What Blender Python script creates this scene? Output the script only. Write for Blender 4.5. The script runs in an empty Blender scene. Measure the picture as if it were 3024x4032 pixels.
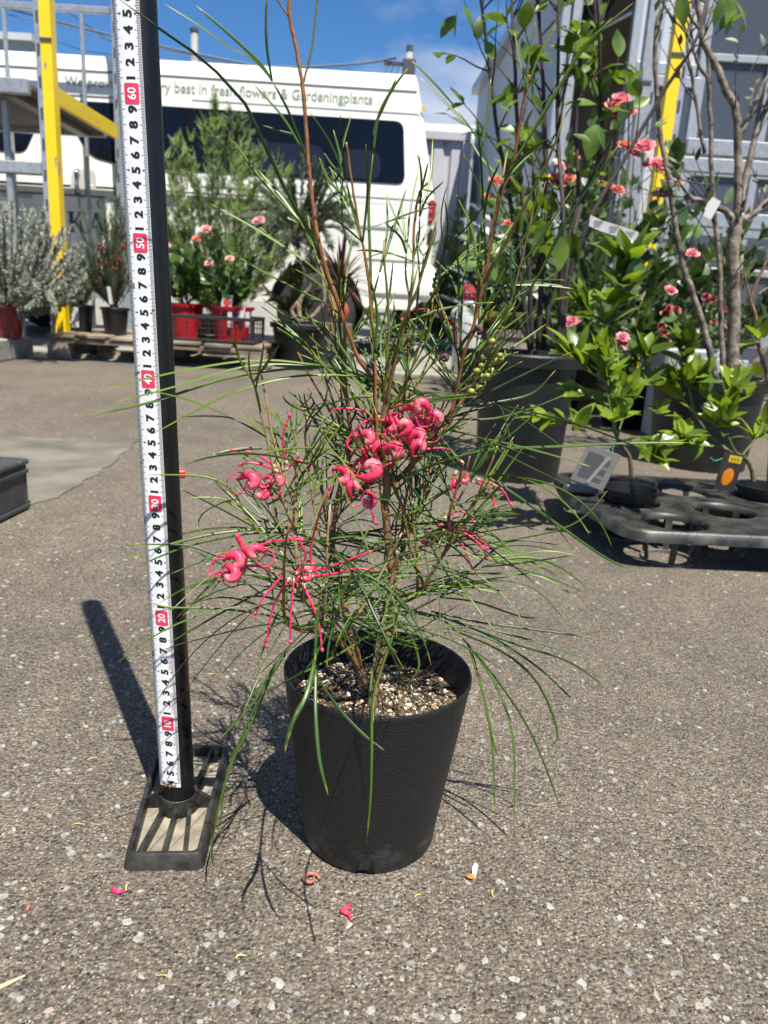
import bpy, math, random
import numpy as np
from mathutils import Vector, Matrix, Quaternion
random.seed(7)
R = random.Random(11)
S = bpy.context.scene
COL = S.collection
# ------------------------------------------------------------------ camera
FPX, CH, CP, CR = 3030.0, 0.47, math.radians(15.4), 0.06     # focal length in photo pixels, height, pitch, roll
cd = bpy.data.cameras.new('camera'); cam = bpy.data.objects.new('camera', cd); COL.objects.link(cam)
cd.sensor_fit = 'VERTICAL'; cd.sensor_height = 36; cd.lens = FPX/4032*36
cd.clip_start = 0.02; cd.clip_end = 2000
cd.dof.use_dof = True; cd.dof.focus_distance = 0.64; cd.dof.aperture_fstop = 12.0
_r0, _u0, _f0 = Vector((1,0,0)), Vector((0,math.sin(CP),math.cos(CP))), Vector((0,math.cos(CP),-math.sin(CP)))
_cr = _r0*math.cos(CR)+_u0*math.sin(CR); _cu = _u0*math.cos(CR)-_r0*math.sin(CR)
cam.matrix_world = Matrix(((_cr.x,_cu.x,-_f0.x,0),(_cr.y,_cu.y,-_f0.y,0),(_cr.z,_cu.z,-_f0.z,CH),(0,0,0,1)))
S.camera = cam
# ------------------------------------------------------------------ sky and sun
TOSUN = Vector((0.213,-0.4415,1.0)).normalized()
w = bpy.data.worlds.new('World'); S.world = w; w.use_nodes = True
nt = w.node_tree; nt.nodes.clear()
def wn(t, **k):
    n = nt.nodes.new(t)
    for a, b in k.items(): setattr(n, a, b)
    return n
sky = wn('ShaderNodeTexSky', sky_type='NISHITA', sun_disc=False)
sky.sun_elevation = math.asin(TOSUN.z); sky.sun_rotation = math.atan2(TOSUN.x, TOSUN.y)
sky.air_density = 1.0; sky.dust_density = 0.0; sky.ozone_density = 6.0; sky.altitude = 1500
hsv = wn('ShaderNodeHueSaturation'); hsv.inputs['Saturation'].default_value = 1.18; hsv.inputs['Value'].default_value = 1.3; nt.links.new(sky.outputs[0], hsv.inputs['Color'])
tc = wn('ShaderNodeTexCoord')
sep = wn('ShaderNodeSeparateXYZ'); nt.links.new(tc.outputs['Generated'], sep.inputs[0])
zz = wn('ShaderNodeMath', operation='ADD'); zz.inputs[1].default_value = 0.16; nt.links.new(sep.outputs[2], zz.inputs[0])
dv = wn('ShaderNodeVectorMath', operation='DIVIDE'); nt.links.new(tc.outputs['Generated'], dv.inputs[0])
cmb = wn('ShaderNodeCombineXYZ')
for i in range(3): nt.links.new(zz.outputs[0], cmb.inputs[i])
nt.links.new(cmb.outputs[0], dv.inputs[1])
mp = wn('ShaderNodeMapping'); mp.inputs['Location'].default_value = (19.556, 10.42, 0.0); nt.links.new(dv.outputs[0], mp.inputs[0])
nz = wn('ShaderNodeTexNoise'); nz.inputs['Scale'].default_value = 0.8; nz.inputs['Detail'].default_value = 9; nz.inputs['Roughness'].default_value = 0.52
nt.links.new(mp.outputs[0], nz.inputs['Vector'])
rp = wn('ShaderNodeValToRGB'); rp.color_ramp.elements[0].position = 0.535; rp.color_ramp.elements[1].position = 0.70
nt.links.new(nz.outputs['Fac'], rp.inputs[0])
mx = wn('ShaderNodeMix', data_type='RGBA'); nt.links.new(rp.outputs['Color'], mx.inputs['Factor'])
mx.inputs['B'].default_value = (7.0, 7.4, 8.2, 1)
nt.links.new(hsv.outputs[0], mx.inputs['A'])
bg = wn('ShaderNodeBackground'); bg.inputs['Strength'].default_value = 0.050; nt.links.new(mx.outputs['Result'], bg.inputs['Color'])
wo = wn('ShaderNodeOutputWorld'); nt.links.new(bg.outputs[0], wo.inputs[0])
sl = bpy.data.lights.new('sun', 'SUN'); sl.energy = 5.0; sl.angle = math.radians(0.42); sl.color = (1.0, 0.94, 0.84)
so = bpy.data.objects.new('sun', sl); COL.objects.link(so)
so.rotation_euler = (-TOSUN).to_track_quat('-Z', 'Y').to_euler(); so.location = (1, -2, 5)
S.view_settings.view_transform = 'Standard'; S.view_settings.look = 'None'; S.view_settings.gamma = 1
S.view_settings.exposure = 1.12
# ------------------------------------------------------------------ helpers
def ray(px, py):
    u, v = px-1512, py-2016
    return _f0 + _cr*(u/FPX) - _cu*(v/FPX)
def at(px, py, Y):            # the point at distance Y whose bearing is that of a photo pixel
    d = ray(px, py); t = Y/d.y
    return Vector((d.x*t, Y, CH+d.z*t))
def gp(px, py, z=0.0):        # the same on a level surface
    d = ray(px, py); t = (z-CH)/d.z
    return Vector((d.x*t, d.y*t, z))
K = 3024/1659.0
def sat(x, y, Y): return at(x*K, y*K, Y)

MATS = {}
ALB = 0.64      # the photograph is exposed bright, so surfaces keep modest real-world reflectances
def mat(name, col, rough=0.6, var=0.0, scale=20.0, bump=0.0, bscale=None, metal=0.0, spec=0.5, trans=0.0, col2=None, detail=4, coat=0.0, bdist=0.01):
    if name in MATS: return MATS[name]
    col = tuple(c*ALB for c in col); col2 = tuple(c*ALB for c in col2) if col2 else None
    m = bpy.data.materials.new(name); m.use_nodes = True; n = m.node_tree.nodes; l = m.node_tree.links
    b = n['Principled BSDF']; b.inputs['Roughness'].default_value = rough; b.inputs['Metallic'].default_value = metal
    b.inputs['Specular IOR Level'].default_value = spec; b.inputs['Coat Weight'].default_value = coat
    b.inputs['Base Color'].default_value = (*col, 1)
    csock = None
    g = n.new('ShaderNodeNewGeometry')
    if var > 0 or col2:
        nz = n.new('ShaderNodeTexNoise'); nz.inputs['Scale'].default_value = scale; nz.inputs['Detail'].default_value = detail
        l.new(g.outputs['Position'], nz.inputs['Vector'])
        r = n.new('ShaderNodeValToRGB'); e = r.color_ramp.elements
        e[0].position, e[1].position = 0.36, 0.66
        c2 = col2 if col2 else tuple(min(1, c*(1+var)) for c in col)
        e[0].color = (*[c*(1-var) for c in col], 1); e[1].color = (*c2, 1)
        l.new(nz.outputs['Fac'], r.inputs[0])
        # every object a little different
        oi = n.new('ShaderNodeObjectInfo'); hs = n.new('ShaderNodeHueSaturation')
        mr = n.new('ShaderNodeMapRange'); mr.inputs['To Min'].default_value = 1-var*0.45; mr.inputs['To Max'].default_value = 1+var*0.45
        l.new(oi.outputs['Random'], mr.inputs['Value']); l.new(mr.outputs[0], hs.inputs['Value']); l.new(r.outputs[0], hs.inputs['Color'])
        csock = hs.outputs[0]; l.new(csock, b.inputs['Base Color'])
    if bump > 0:
        nb = n.new('ShaderNodeTexNoise'); nb.inputs['Scale'].default_value = bscale or scale*3; nb.inputs['Detail'].default_value = 5
        l.new(g.outputs['Position'], nb.inputs['Vector'])
        bp = n.new('ShaderNodeBump'); bp.inputs['Strength'].default_value = bump; bp.inputs['Distance'].default_value = bdist
        l.new(nb.outputs['Fac'], bp.inputs['Height']); l.new(bp.outputs[0], b.inputs['Normal'])
    if trans > 0:
        t = n.new('ShaderNodeBsdfTranslucent'); ms = n.new('ShaderNodeMixShader'); ms.inputs[0].default_value = trans
        t.inputs['Color'].default_value = (min(1,col[0]*1.25), min(1,col[1]*1.25), col[2]*0.9, 1)
        if csock:
            gm = n.new('ShaderNodeMix'); gm.data_type='RGBA'; gm.blend_type='MULTIPLY'; gm.inputs['Factor'].default_value=1
            gm.inputs['B'].default_value=(1.25,1.0,1.15,1) if col[0] > col[1]*1.3 else (1.7,1.6,0.7,1); l.new(csock, gm.inputs['A']); l.new(gm.outputs['Result'], t.inputs['Color'])
        l.new(b.outputs[0], ms.inputs[1]); l.new(t.outputs[0], ms.inputs[2]); l.new(ms.outputs[0], n['Material Output'].inputs[0])
    MATS[name] = m
    return m

ROOTLOC = {}
def wloc(o): return ROOTLOC.get(o.name, Vector((0,0,0))) if o else Vector((0,0,0))
def tag(o, label=None, cat=None, group=None, kind=None):
    if label: o['label'] = label
    if cat: o['category'] = cat
    if group: o['group'] = group
    if kind: o['kind'] = kind
    return o
def thing(name, label, cat, loc, group=None):
    o = bpy.data.objects.new(name, None); COL.objects.link(o); o.location = loc; o.empty_display_size = 0.05
    ROOTLOC[o.name] = Vector(loc)
    return tag(o, label, cat, group)
def link(name, me, parent=None, kind=None):
    o = bpy.data.objects.new(name, me); COL.objects.link(o)
    if parent: o.parent = parent
    if kind: o['kind'] = kind
    ROOTLOC[o.name] = wloc(parent)
    return o
def inst(name, me, parent, M):         # a shared mesh placed by a world matrix under its thing
    o = bpy.data.objects.new(name, me); COL.objects.link(o); o.parent = parent
    o.matrix_basis = Matrix.Translation(-wloc(parent)) @ M
    return o
def basis(d, up=(0,0,1), roll=0.0):    # rotation whose +Y runs along d and +Z as near up as it can
    d = Vector(d).normalized(); up = Vector(up)
    x = d.cross(up)
    if x.length < 1e-4: x = d.cross(Vector((1,0,0)))
    x.normalize(); z = x.cross(d)
    M = Matrix((x, d, z)).transposed()
    return (M @ Matrix.Rotation(roll, 3, 'Y')).to_4x4()
class MB:
    def __init__(s): s.v = []; s.f = []; s.m = []; s.a = []
    def add(s, vs, fs, mi=0, at_=None):
        n = len(s.v); s.v += [tuple(p) for p in vs]; s.f += [tuple(i+n for i in f) for f in fs]; s.m += [mi]*len(fs)
        s.a += at_ if at_ is not None else [0.0]*len(vs)
        return s
    def box(s, lo, hi, mi=0, M=None, bev=0.0):
        (x0,y0,z0),(x1,y1,z1) = lo, hi
        if bev > 0:      # chamfered on every edge
            b = min(bev, (x1-x0)*.45, (y1-y0)*.45, (z1-z0)*.45)
            vs = []
            for X, sx in ((x0,1),(x1,-1)):
                for Y, sy in ((y0,1),(y1,-1)):
                    for Z, sz in ((z0,1),(z1,-1)):
                        vs += [(X,Y+sy*b,Z+sz*b),(X+sx*b,Y,Z+sz*b),(X+sx*b,Y+sy*b,Z)]
            if M is not None: vs = [M @ Vector(p) for p in vs]
            i = lambda a,b_,c,k: (a*4+b_*2+c)*3+k
            fs = [(i(0,0,0,0),i(0,0,1,0),i(0,1,1,0),i(0,1,0,0)),(i(1,0,0,0),i(1,1,0,0),i(1,1,1,0),i(1,0,1,0)),
                  (i(0,0,0,1),i(1,0,0,1),i(1,0,1,1),i(0,0,1,1)),(i(0,1,0,1),i(0,1,1,1),i(1,1,1,1),i(1,1,0,1)),
                  (i(0,0,0,2),i(0,1,0,2),i(1,1,0,2),i(1,0,0,2)),(i(0,0,1,2),i(1,0,1,2),i(1,1,1,2),i(0,1,1,2))]
            for a in (0,1):
                for c in (0,1):
                    fs.append((i(a,0,c,0),i(a,1,c,0),i(a,1,c,2),i(a,0,c,2)))
                    fs.append((i(a,c,0,0),i(a,c,1,0),i(a,c,1,1),i(a,c,0,1)))
                    fs.append((i(0,a,c,1),i(1,a,c,1),i(1,a,c,2),i(0,a,c,2)))
                    for e in (0,1): fs.append((i(a,c,e,0),i(a,c,e,1),i(a,c,e,2)))
            return s.add(vs, fs, mi)
        vs = [(x,y,z) for x in (x0,x1) for y in (y0,y1) for z in (z0,z1)]
        if M is not None: vs = [M @ Vector(p) for p in vs]
        return s.add(vs, [(0,1,3,2),(4,6,7,5),(0,4,5,1),(2,3,7,6),(0,2,6,4),(1,5,7,3)], mi)
    def bar(s, a, b, wx, wz, mi=0, up=(0,0,1), bev=0.0):
        a, b = Vector(a), Vector(b); L = (b-a).length
        return s.box((-wx/2,0,-wz/2),(wx/2,L,wz/2), mi, Matrix.Translation(a) @ basis(b-a, up), bev)
    def tube(s, pts, rad, seg=6, mi=0, cap=True, flat=1.0, up=None, attr=None):
        P = [Vector(p) for p in pts]; n = len(P)
        if not hasattr(rad, '__len__'): rad = [rad]*n
        vs = []; at_ = []
        t0 = (P[1]-P[0]).normalized(); ref = Vector(up) if up is not None else (Vector((0,0,1)) if abs(t0.z) < .9 else Vector((1,0,0)))
        x = t0.cross(ref).normalized()
        for i in range(n):
            t = (P[min(i+1,n-1)]-P[max(i-1,0)]).normalized()
            x = (x - t*x.dot(t))
            if x.length < 1e-5: x = t.orthogonal()
            x.normalize(); y = t.cross(x)
            for k in range(seg):
                a = 2*math.pi*k/seg
                vs.append(P[i]+x*(math.cos(a)*rad[i])+y*(math.sin(a)*rad[i]*flat)); at_.append(attr[i] if attr else 0.0)
        fs = [(i*seg+k, i*seg+(k+1)%seg, (i+1)*seg+(k+1)%seg, (i+1)*seg+k) for i in range(n-1) for k in range(seg)]
        if cap: fs += [tuple(range(seg))[::-1], tuple(range((n-1)*seg, n*seg))]
        return s.add(vs, fs, mi, at_)
    def lathe(s, prof, c=(0,0,0), seg=32, mi=0, M=None, ecc=1.0):
        c = Vector(c); vs = []
        for r, z in prof:
            for k in range(seg):
                a = 2*math.pi*k/seg; p = Vector((r*math.cos(a), r*ecc*math.sin(a), z)); vs.append((M @ p) if M is not None else p+c)
        n = len(prof)
        fs = [(i*seg+k, i*seg+(k+1)%seg, (i+1)*seg+(k+1)%seg, (i+1)*seg+k) for i in range(n-1) for k in range(seg)]
        if prof[0][0] > 1e-6: fs.append(tuple(range(seg))[::-1])
        if prof[-1][0] > 1e-6: fs.append(tuple(range((n-1)*seg, n*seg)))
        return s.add(vs, fs, mi)
    def prism(s, poly, d, mi=0):        # polygon of 3D points pushed along d
        n = len(poly); P = [Vector(p) for p in poly]; d = Vector(d)
        return s.add(P+[p+d for p in P], [tuple(range(n))[::-1], tuple(range(n,2*n))]+[(i,(i+1)%n,(i+1)%n+n,i+n) for i in range(n)], mi)
    def blob(s, c, r, mi=0, seed=0, jag=0.25, n=(5,7)):
        c = Vector(c); rr = random.Random(seed); r = Vector(r) if hasattr(r,'__len__') else Vector((r,r,r))
        vs = [c+Vector((0,0,-r.z))]
        for i in range(1,n[0]):
            th = math.pi*i/n[0]
            for k in range(n[1]):
                ph = 2*math.pi*k/n[1]+i*.4; q = 1+rr.uniform(-jag,jag)
                vs.append(c+Vector((r.x*math.sin(th)*math.cos(ph)*q, r.y*math.sin(th)*math.sin(ph)*q, -r.z*math.cos(th)*q)))
        vs.append(c+Vector((0,0,r.z))); e = len(vs)-1; m_ = n[1]
        fs = [(0,1+(k+1)%m_,1+k) for k in range(m_)]
        for i in range(n[0]-2):
            fs += [(1+i*m_+k, 1+i*m_+(k+1)%m_, 1+(i+1)*m_+(k+1)%m_, 1+(i+1)*m_+k) for k in range(m_)]
        b = 1+(n[0]-2)*m_
        fs += [(b+k, b+(k+1)%m_, e) for k in range(m_)]
        return s.add(vs, fs, mi)
    def mesh(s, name, mats, off=Vector((0,0,0)), smooth=False, attr=False):
        me = bpy.data.meshes.new(name)
        me.from_pydata([(p[0]-off.x,p[1]-off.y,p[2]-off.z) for p in s.v], [], s.f)
        ms = mats if isinstance(mats, (list,tuple)) else [mats]
        for m in ms: me.materials.append(m)
        if len(ms) > 1: me.polygons.foreach_set('material_index', s.m)
        if smooth: me.polygons.foreach_set('use_smooth', [True]*len(s.f))
        if attr:
            A = me.attributes.new('tip', 'FLOAT', 'POINT'); A.data.foreach_set('value', s.a)
        me.update()
        return me
    def build(s, name, mats, parent=None, smooth=False, attr=False, kind=None):
        return link(name, s.mesh(name, mats, wloc(parent), smooth, attr), parent, kind)
def sharp(o, ang=35):
    o.data.set_sharp_from_angle(angle=math.radians(ang)); return o
def smoothpath(P, n=12):              # Catmull-Rom through the points
    P = [Vector(p) for p in P]; Q = [P[0]*2-P[1]]+P+[P[-1]*2-P[-2]]; out = []
    m = len(P)-1
    for j in range(n+1):
        u = j/n*m; i = min(int(u), m-1); t = u-i
        a,b,c,d = Q[i],Q[i+1],Q[i+2],Q[i+3]
        out.append(0.5*((2*b)+(c-a)*t+(2*a-5*b+4*c-d)*t*t+(3*b-a-3*c+d)*t**3))
    return out
def text_mesh(txt, size, bold=0.0, ext=0.0, align='LEFT', sx=1.0, space=1.0):
    cu = bpy.data.curves.new('lettering', 'FONT'); cu.body = txt; cu.size = size; cu.offset = bold; cu.extrude = ext
    cu.align_x = align; cu.align_y = 'CENTER' if align == 'CENTER' else 'BOTTOM_BASELINE'; cu.resolution_u = 3; cu.space_character = space
    o = bpy.data.objects.new('lettering', cu); COL.objects.link(o)
    dg = bpy.context.evaluated_depsgraph_get(); me = bpy.data.meshes.new_from_object(o.evaluated_get(dg))
    vs = [Vector((v.co.x*sx, v.co.y, v.co.z)) for v in me.vertices]; fs = [tuple(p.vertices) for p in me.polygons]
    bpy.data.objects.remove(o); bpy.data.curves.remove(cu); bpy.data.meshes.remove(me)
    return vs, fs
# ------------------------------------------------------------------ ground
def asphalt_mat():
    m = bpy.data.materials.new('worn_asphalt'); m.use_nodes = True; n = m.node_tree.nodes; l = m.node_tree.links
    b = n['Principled BSDF']; b.inputs['Roughness'].default_value = 0.78; b.inputs['Specular IOR Level'].default_value = 0.35
    g = n.new('ShaderNodeNewGeometry')
    def noise(sc, det=3, ro=0.5):
        q = n.new('ShaderNodeTexNoise'); q.inputs['Scale'].default_value = sc; q.inputs['Detail'].default_value = det; q.inputs['Roughness'].default_value = ro
        l.new(g.outputs['Position'], q.inputs['Vector']); return q
    def ramp(src, stops):
        r = n.new('ShaderNodeValToRGB'); e = r.color_ramp.elements
        while len(e) < len(stops): e.new(0.5)
        for i, (p, c) in enumerate(stops): e[i].position = p; e[i].color = (*c, 1) if hasattr(c, '__len__') else (c, c, c, 1)
        l.new(src, r.inputs[0]); return r
    def mix(a, b_, f, blend='MIX'):
        q = n.new('ShaderNodeMix'); q.data_type = 'RGBA'; q.blend_type = blend
        l.new(a, q.inputs['A']); l.new(b_, q.inputs['B'])
        if hasattr(f, 'links'): l.new(f, q.inputs['Factor'])
        else: q.inputs['Factor'].default_value = f
        return q
    # warped coordinates so the stones are not regular cells
    wv = noise(90, 2); ws = n.new('ShaderNodeVectorMath'); ws.operation = 'SCALE'; ws.inputs['Scale'].default_value = 0.005
    l.new(wv.outputs['Color'], ws.inputs[0]); wa = n.new('ShaderNodeVectorMath'); wa.operation = 'ADD'
    l.new(g.outputs['Position'], wa.inputs[0]); l.new(ws.outputs[0], wa.inputs[1])
    def vor(sc, feat='F1'):
        v = n.new('ShaderNodeTexVoronoi'); v.feature = feat; v.inputs['Scale'].default_value = sc; l.new(wa.outputs[0], v.inputs['Vector']); return v
    v1 = vor(290); v2 = vor(400); v3 = vor(150)
    sp1 = n.new('ShaderNodeSeparateColor'); l.new(v1.outputs['Color'], sp1.inputs[0])
    stone = ramp(sp1.outputs[0], [(0.0,(0.030,0.029,0.029)),(0.25,(0.069,0.059,0.050)),(0.55,(0.121,0.100,0.076)),(0.78,(0.173,0.143,0.108)),(1.0,(0.263,0.222,0.177))])
    matrix = ramp(noise(320,3).outputs['Fac'], [(0.34,(0.077,0.064,0.050)),(0.56,(0.155,0.130,0.101)),(0.72,(0.284,0.239,0.183))])
    edge = ramp(v1.outputs['Distance'], [(0.36,0.0),(0.6,1.0)])
    c1 = mix(stone.outputs[0], matrix.outputs[0], edge.outputs[0])
    # cream grit
    sp2 = n.new('ShaderNodeSeparateColor'); l.new(v2.outputs['Color'], sp2.inputs[0])
    gr = ramp(sp2.outputs[1], [(0.83,0.0),(0.86,1.0)]); gd = ramp(v2.outputs['Distance'], [(0.3,1.0),(0.42,0.0)])
    gm = n.new('ShaderNodeMath'); gm.operation = 'MULTIPLY'; l.new(gr.outputs[0], gm.inputs[0]); l.new(gd.outputs[0], gm.inputs[1])
    cr = n.new('ShaderNodeRGB'); cr.outputs[0].default_value = (.34,.30,.235,1)
    c2 = mix(c1.outputs['Result'], cr.outputs[0], gm.outputs[0])
    # broad wear and dust
    big = ramp(noise(1.7,5,.6).outputs['Fac'], [(0.3,.66),(0.5,.90),(0.7,1.08)])
    c3 = mix(c2.outputs['Result'], big.outputs[0], 1.0, 'MULTIPLY')
    mid = ramp(noise(14,4,.6).outputs['Fac'], [(0.3,.86),(0.7,1.12)])
    c4 = mix(c3.outputs['Result'], mid.outputs[0], 1.0, 'MULTIPLY')
    l.new(c4.outputs['Result'], b.inputs['Base Color'])
    hb = n.new('ShaderNodeMath'); hb.operation = 'MULTIPLY_ADD'; l.new(v1.outputs['Distance'], hb.inputs[0]); hb.inputs[1].default_value = -0.9
    l.new(noise(420,3).outputs['Fac'], hb.inputs[2])
    h2 = n.new('ShaderNodeMath'); h2.operation = 'MULTIPLY_ADD'; l.new(v3.outputs['Distance'], h2.inputs[0]); h2.inputs[1].default_value = -0.5; l.new(hb.outputs[0], h2.inputs[2])
    bp = n.new('ShaderNodeBump'); bp.inputs['Strength'].default_value = 0.9; bp.inputs['Distance'].default_value = 0.0035
    l.new(h2.outputs[0], bp.inputs['Height']); l.new(bp.outputs[0], b.inputs['Normal'])
    return m
ASPH = asphalt_mat()
CONC = mat('weathered_concrete', (.27,.26,.225), .85, .18, 3.0, .25, 120, col2=(.36,.345,.30), detail=8, bdist=.004)
mb = MB(); mb.add([(-400,-30,0),(400,-30,0),(400,900,0),(-400,900,0)], [(0,1,2,3)])
ground = mb.build('ground', ASPH, kind='structure')
mb = MB(); a, b_, c_ = gp(-900,1350), gp(0,1404), gp(1900,1490)
mb.prism([(-14,4.3,-.05),(a.x,a.y-.4,-.05),(b_.x,b_.y,-.05),(c_.x,c_.y,-.05),(9,6.2,-.05),(9,60,-.05),(-14,60,-.05)], (0,0,.056))
mb.build('concrete_apron', CONC, kind='structure')
mb = MB(); _e = [(-500,1755),(100,1765),(545,1772),(470,1850),(370,1925),(230,2010),(40,2080),(-500,2160)]; _p = []; _r = random.Random(9)
for (xa,ya),(xb,yb) in zip(_e, _e[1:]):
    for k in range(9):
        u = k/9; q = gp(xa+(xb-xa)*u, ya+(yb-ya)*u, -.03); _p.append(q+Vector((_r.uniform(-1,1),_r.uniform(-1,1),0))*.008)
_p.append(gp(-500,2160,-.03)); mb.prism(_p, (0,0,.033))
mb.build('concrete_patch', mat('patch_concrete', (.145,.134,.105), .9, .25, 7, .5, 300, col2=(.215,.2,.16), detail=8, bdist=.003), kind='structure')

# pale stone chips set in the asphalt: the largest in view one by one, the rest as one sheet
CHIPM = [mat('chip_white', (.43,.42,.39), .6, .3, 160, .3, 500, bdist=.001), mat('chip_grey', (.29,.285,.27), .6, .3, 160, .3, 500, bdist=.001), mat('chip_pink', (.42,.34,.28), .6, .2, 160)]
def chip_verts(rr, r, h):
    n = rr.choice((5,6,6,7)); el = rr.uniform(.5,1.0); ph = rr.uniform(0,6.28)
    ring = []
    for k in range(n):
        a = 2*math.pi*k/n+rr.uniform(-.35,.35); q = r*rr.uniform(.6,1.1)
        x, y = q*math.cos(a), q*el*math.sin(a)
        ring.append((x*math.cos(ph)-y*math.sin(ph), x*math.sin(ph)+y*math.cos(ph)))
    vs = [(x,y,-.001) for x,y in ring]+[(x*.86,y*.86,h) for x,y in ring]
    return vs, [tuple(range(n,2*n))]+[(i,(i+1)%n,(i+1)%n+n,i+n) for i in range(n)]
chips = []
rr = random.Random(5)
for _ in range(11000):
    # denser in the foreground, as the worn surface shows there
    Y = 0.30+rr.random()**1.8*4.4; X = rr.uniform(-1,1)*(0.62*Y+.12)
    r = min(.0050, rr.lognormvariate(math.log(.0021), .62))
    if Y > 1.2: r *= 1.25
    if math.hypot(X-.003, Y-.605) < .062: continue
    chips.append((r/(Y+.25), X, Y, r))
chips.sort(reverse=True)
CM = []
for k in range(14):
    b_ = MB(); v, f = chip_verts(rr, 1.0, .16); b_.add(v, f); CM.append([b_.mesh('stone_chip', m) for m in CHIPM])
for s_, X, Y, r in chips[:300]:
    q = rr.random(); mi = 0 if q < .5 else 1 if q < .9 else 2
    o = link('stone_chip', CM[rr.randrange(14)][mi], ground); o.location = (X,Y,0); o.scale = (r,r,min(r,.0035)*.6); o.rotation_euler.z = rr.uniform(0,6.28)
mb = MB()
for s_, X, Y, r in chips[300:]:
    v, f = chip_verts(rr, r, .0006); q = rr.random()
    mb.add([(x+X,y+Y,z) for x,y,z in v], f, 0 if q < .55 else 1 if q < .93 else 2)
mb.build('stone_grit', CHIPM, ground, kind='stuff')

# ------------------------------------------------------------------ far buildings, poles and wires
WHITEW = mat('cream_cladding', (.62,.64,.66), .6, .05, 2)
t = thing('storage_container', 'pale grey corrugated storage container standing behind the white van', 'container', (.9,9.3,0))
mb = MB(); x0, x1 = at(1560,700,9.3).x, at(1832,700,9.3).x; zt = at(1770,545,9.3).z
pts = []; k = 0; x = x0
while x < x1: pts += [(x,9.3),(x+.10,9.3),(x+.125,9.33),(x+.175,9.33),(x+.2,9.3)]; x += .2
pts += [(x1,9.3),(x1,11.6),(x0,11.6)]
mb.prism([(p[0],p[1],.02) for p in pts], (0,0,zt-.05)); mb.build('wall', mat('container_paint', (.60,.61,.66), .5, .06, 3), t)
mb = MB(); mb.box((x0-.02,9.26,zt-.03),(x1+.03,11.6,zt+.07), bev=.01); mb.build('top_rail', mat('container_rail', (.55,.56,.6), .5, .06, 3), t)
mb = MB(); mb.box((x1-.06,9.24,0),(x1+.035,9.36,zt-.035), bev=.01); mb.build('corner_post', MATS['container_rail'], t)
t = thing('far_shed', 'pale roofed shed seen over the container behind the van', 'shed', (1.5,22,0))
a, b_ = at(1660,560,22), at(2300,560,22); zt = at(1750,470,22).z
mb = MB(); mb.box((a.x,22,0),(b_.x,27,a.z)); mb.build('wall', WHITEW, t)
mb = MB(); mb.prism([(a.x-.2,21.8,a.z),(a.x-.2,28,a.z+.05),(a.x-.2,25,zt+.5),(a.x-.2,21.8,a.z+.12)], (b_.x-a.x,0,0)); mb.build('roof', mat('far_roof', (.55,.58,.60), .5, .08, 2), t)
for i in range(5):
    mb = MB(); xx = a.x+.5+i*.75; mb.box((xx,21.93,a.z-1.6),(xx+.5,21.998,a.z-.35)); mb.build('window', mat('far_pane', (.35,.42,.47), .2), t)
t = thing('grey_block', 'flat grey building beyond the yellow rack at the left edge', 'building', (-9,19,0))
a, b_ = at(-420,330,19), at(115,160,19)
mb = MB(); mb.box((a.x,19,0),(b_.x,24,b_.z)); mb.build('wall', mat('grey_block_wall', (.42,.46,.52), .7, .04, 1), t)
mb = MB(); mb.box((a.x-.1,18.9,b_.z-.02),(b_.x+.1,24.1,b_.z+.12)); mb.build('parapet', WHITEW, t)

POLEM = mat('pole_concrete', (.36,.35,.33), .8, .1, 6)
STEELD = mat('dark_steel', (.07,.075,.08), .5, .1, 10)
t = thing('utility_pole', 'utility pole with crossarm and hanging cables right of the van roof', 'utility pole', tuple(gp(1615,1255)+Vector((0,0,0)))[:2]+(0,))
Yp = 26; p = at(1613,200,Yp); t.location = (p.x, Yp, 0); ROOTLOC[t.name] = Vector((p.x,Yp,0))
mb = MB(); mb.tube([(p.x,Yp,0),(p.x,Yp,p.z)], [.15,.10], 10); mb.build('shaft', POLEM, t, True)
mb = MB(); mb.tube([(p.x,Yp,p.z-.02),(p.x,Yp,p.z+.14)], [.11,.1], 10); mb.build('cap', STEELD, t)
mb = MB(); mb.box((p.x-.18,Yp-.22,p.z-.7),(p.x+.2,Yp+.2,p.z-.25), bev=.03); mb.box((p.x-.75,Yp-.06,p.z-.42),(p.x-.1,Yp+.06,p.z-.32)); mb.build('crossarm', STEELD, t)
mb = MB()
for i in range(4):
    mb.tube(smoothpath([(p.x-.15*i-.1,Yp-.1,p.z-.35),(p.x-.25*i-.35,Yp-.1,p.z-1.5),(p.x-.1*i-.2,Yp-.1,p.z-2.2)], 8), .012, 4)
    mb.tube(smoothpath([(p.x+.1,Yp-.1,p.z-.6),(p.x+.25+.1*i,Yp-.1,p.z-2.0-.2*i),(p.x+.3+.06*i,Yp,p.z-3.5)], 8), .012, 4)
mb.build('cable', STEELD, t)
def wire(px, py0, r, label, sag=.25):
    pts = []
    for i in range(17):
        u = i/16; j = u*(len(px)-1); k = min(int(j), len(px)-2); q = j-k
        X = px[k]+(px[k+1]-px[k])*q; Y = py0[k]+(py0[k+1]-py0[k])*q
        pts.append(at(X, Y, 26-u*3))
    mb = MB(); mb.tube(pts, r, 5); o = mb.build('overhead_wire', mat('wire', (.05,.07,.085), .5), None, True)
    tag(o, label, 'wire', 'overhead wires')
wire([1560,1450,1180,1000,760,400,20],[228,248,266,258,210,130,30], .030, 'thick bundled overhead cable running left from the utility pole')
wire([1560,1180,900,600,215,20],[232,272,250,205,95,55], .012, 'thin overhead wire just below the thick cable')
wire([900,700,430,250,-40],[250,205,160,35,-60], .014, 'uppermost overhead wire crossing behind the measuring tape')
wire([900,620,440,330,215],[300,240,215,200,160], .012, 'lowest overhead wire at the van roof behind the yellow post')
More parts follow.
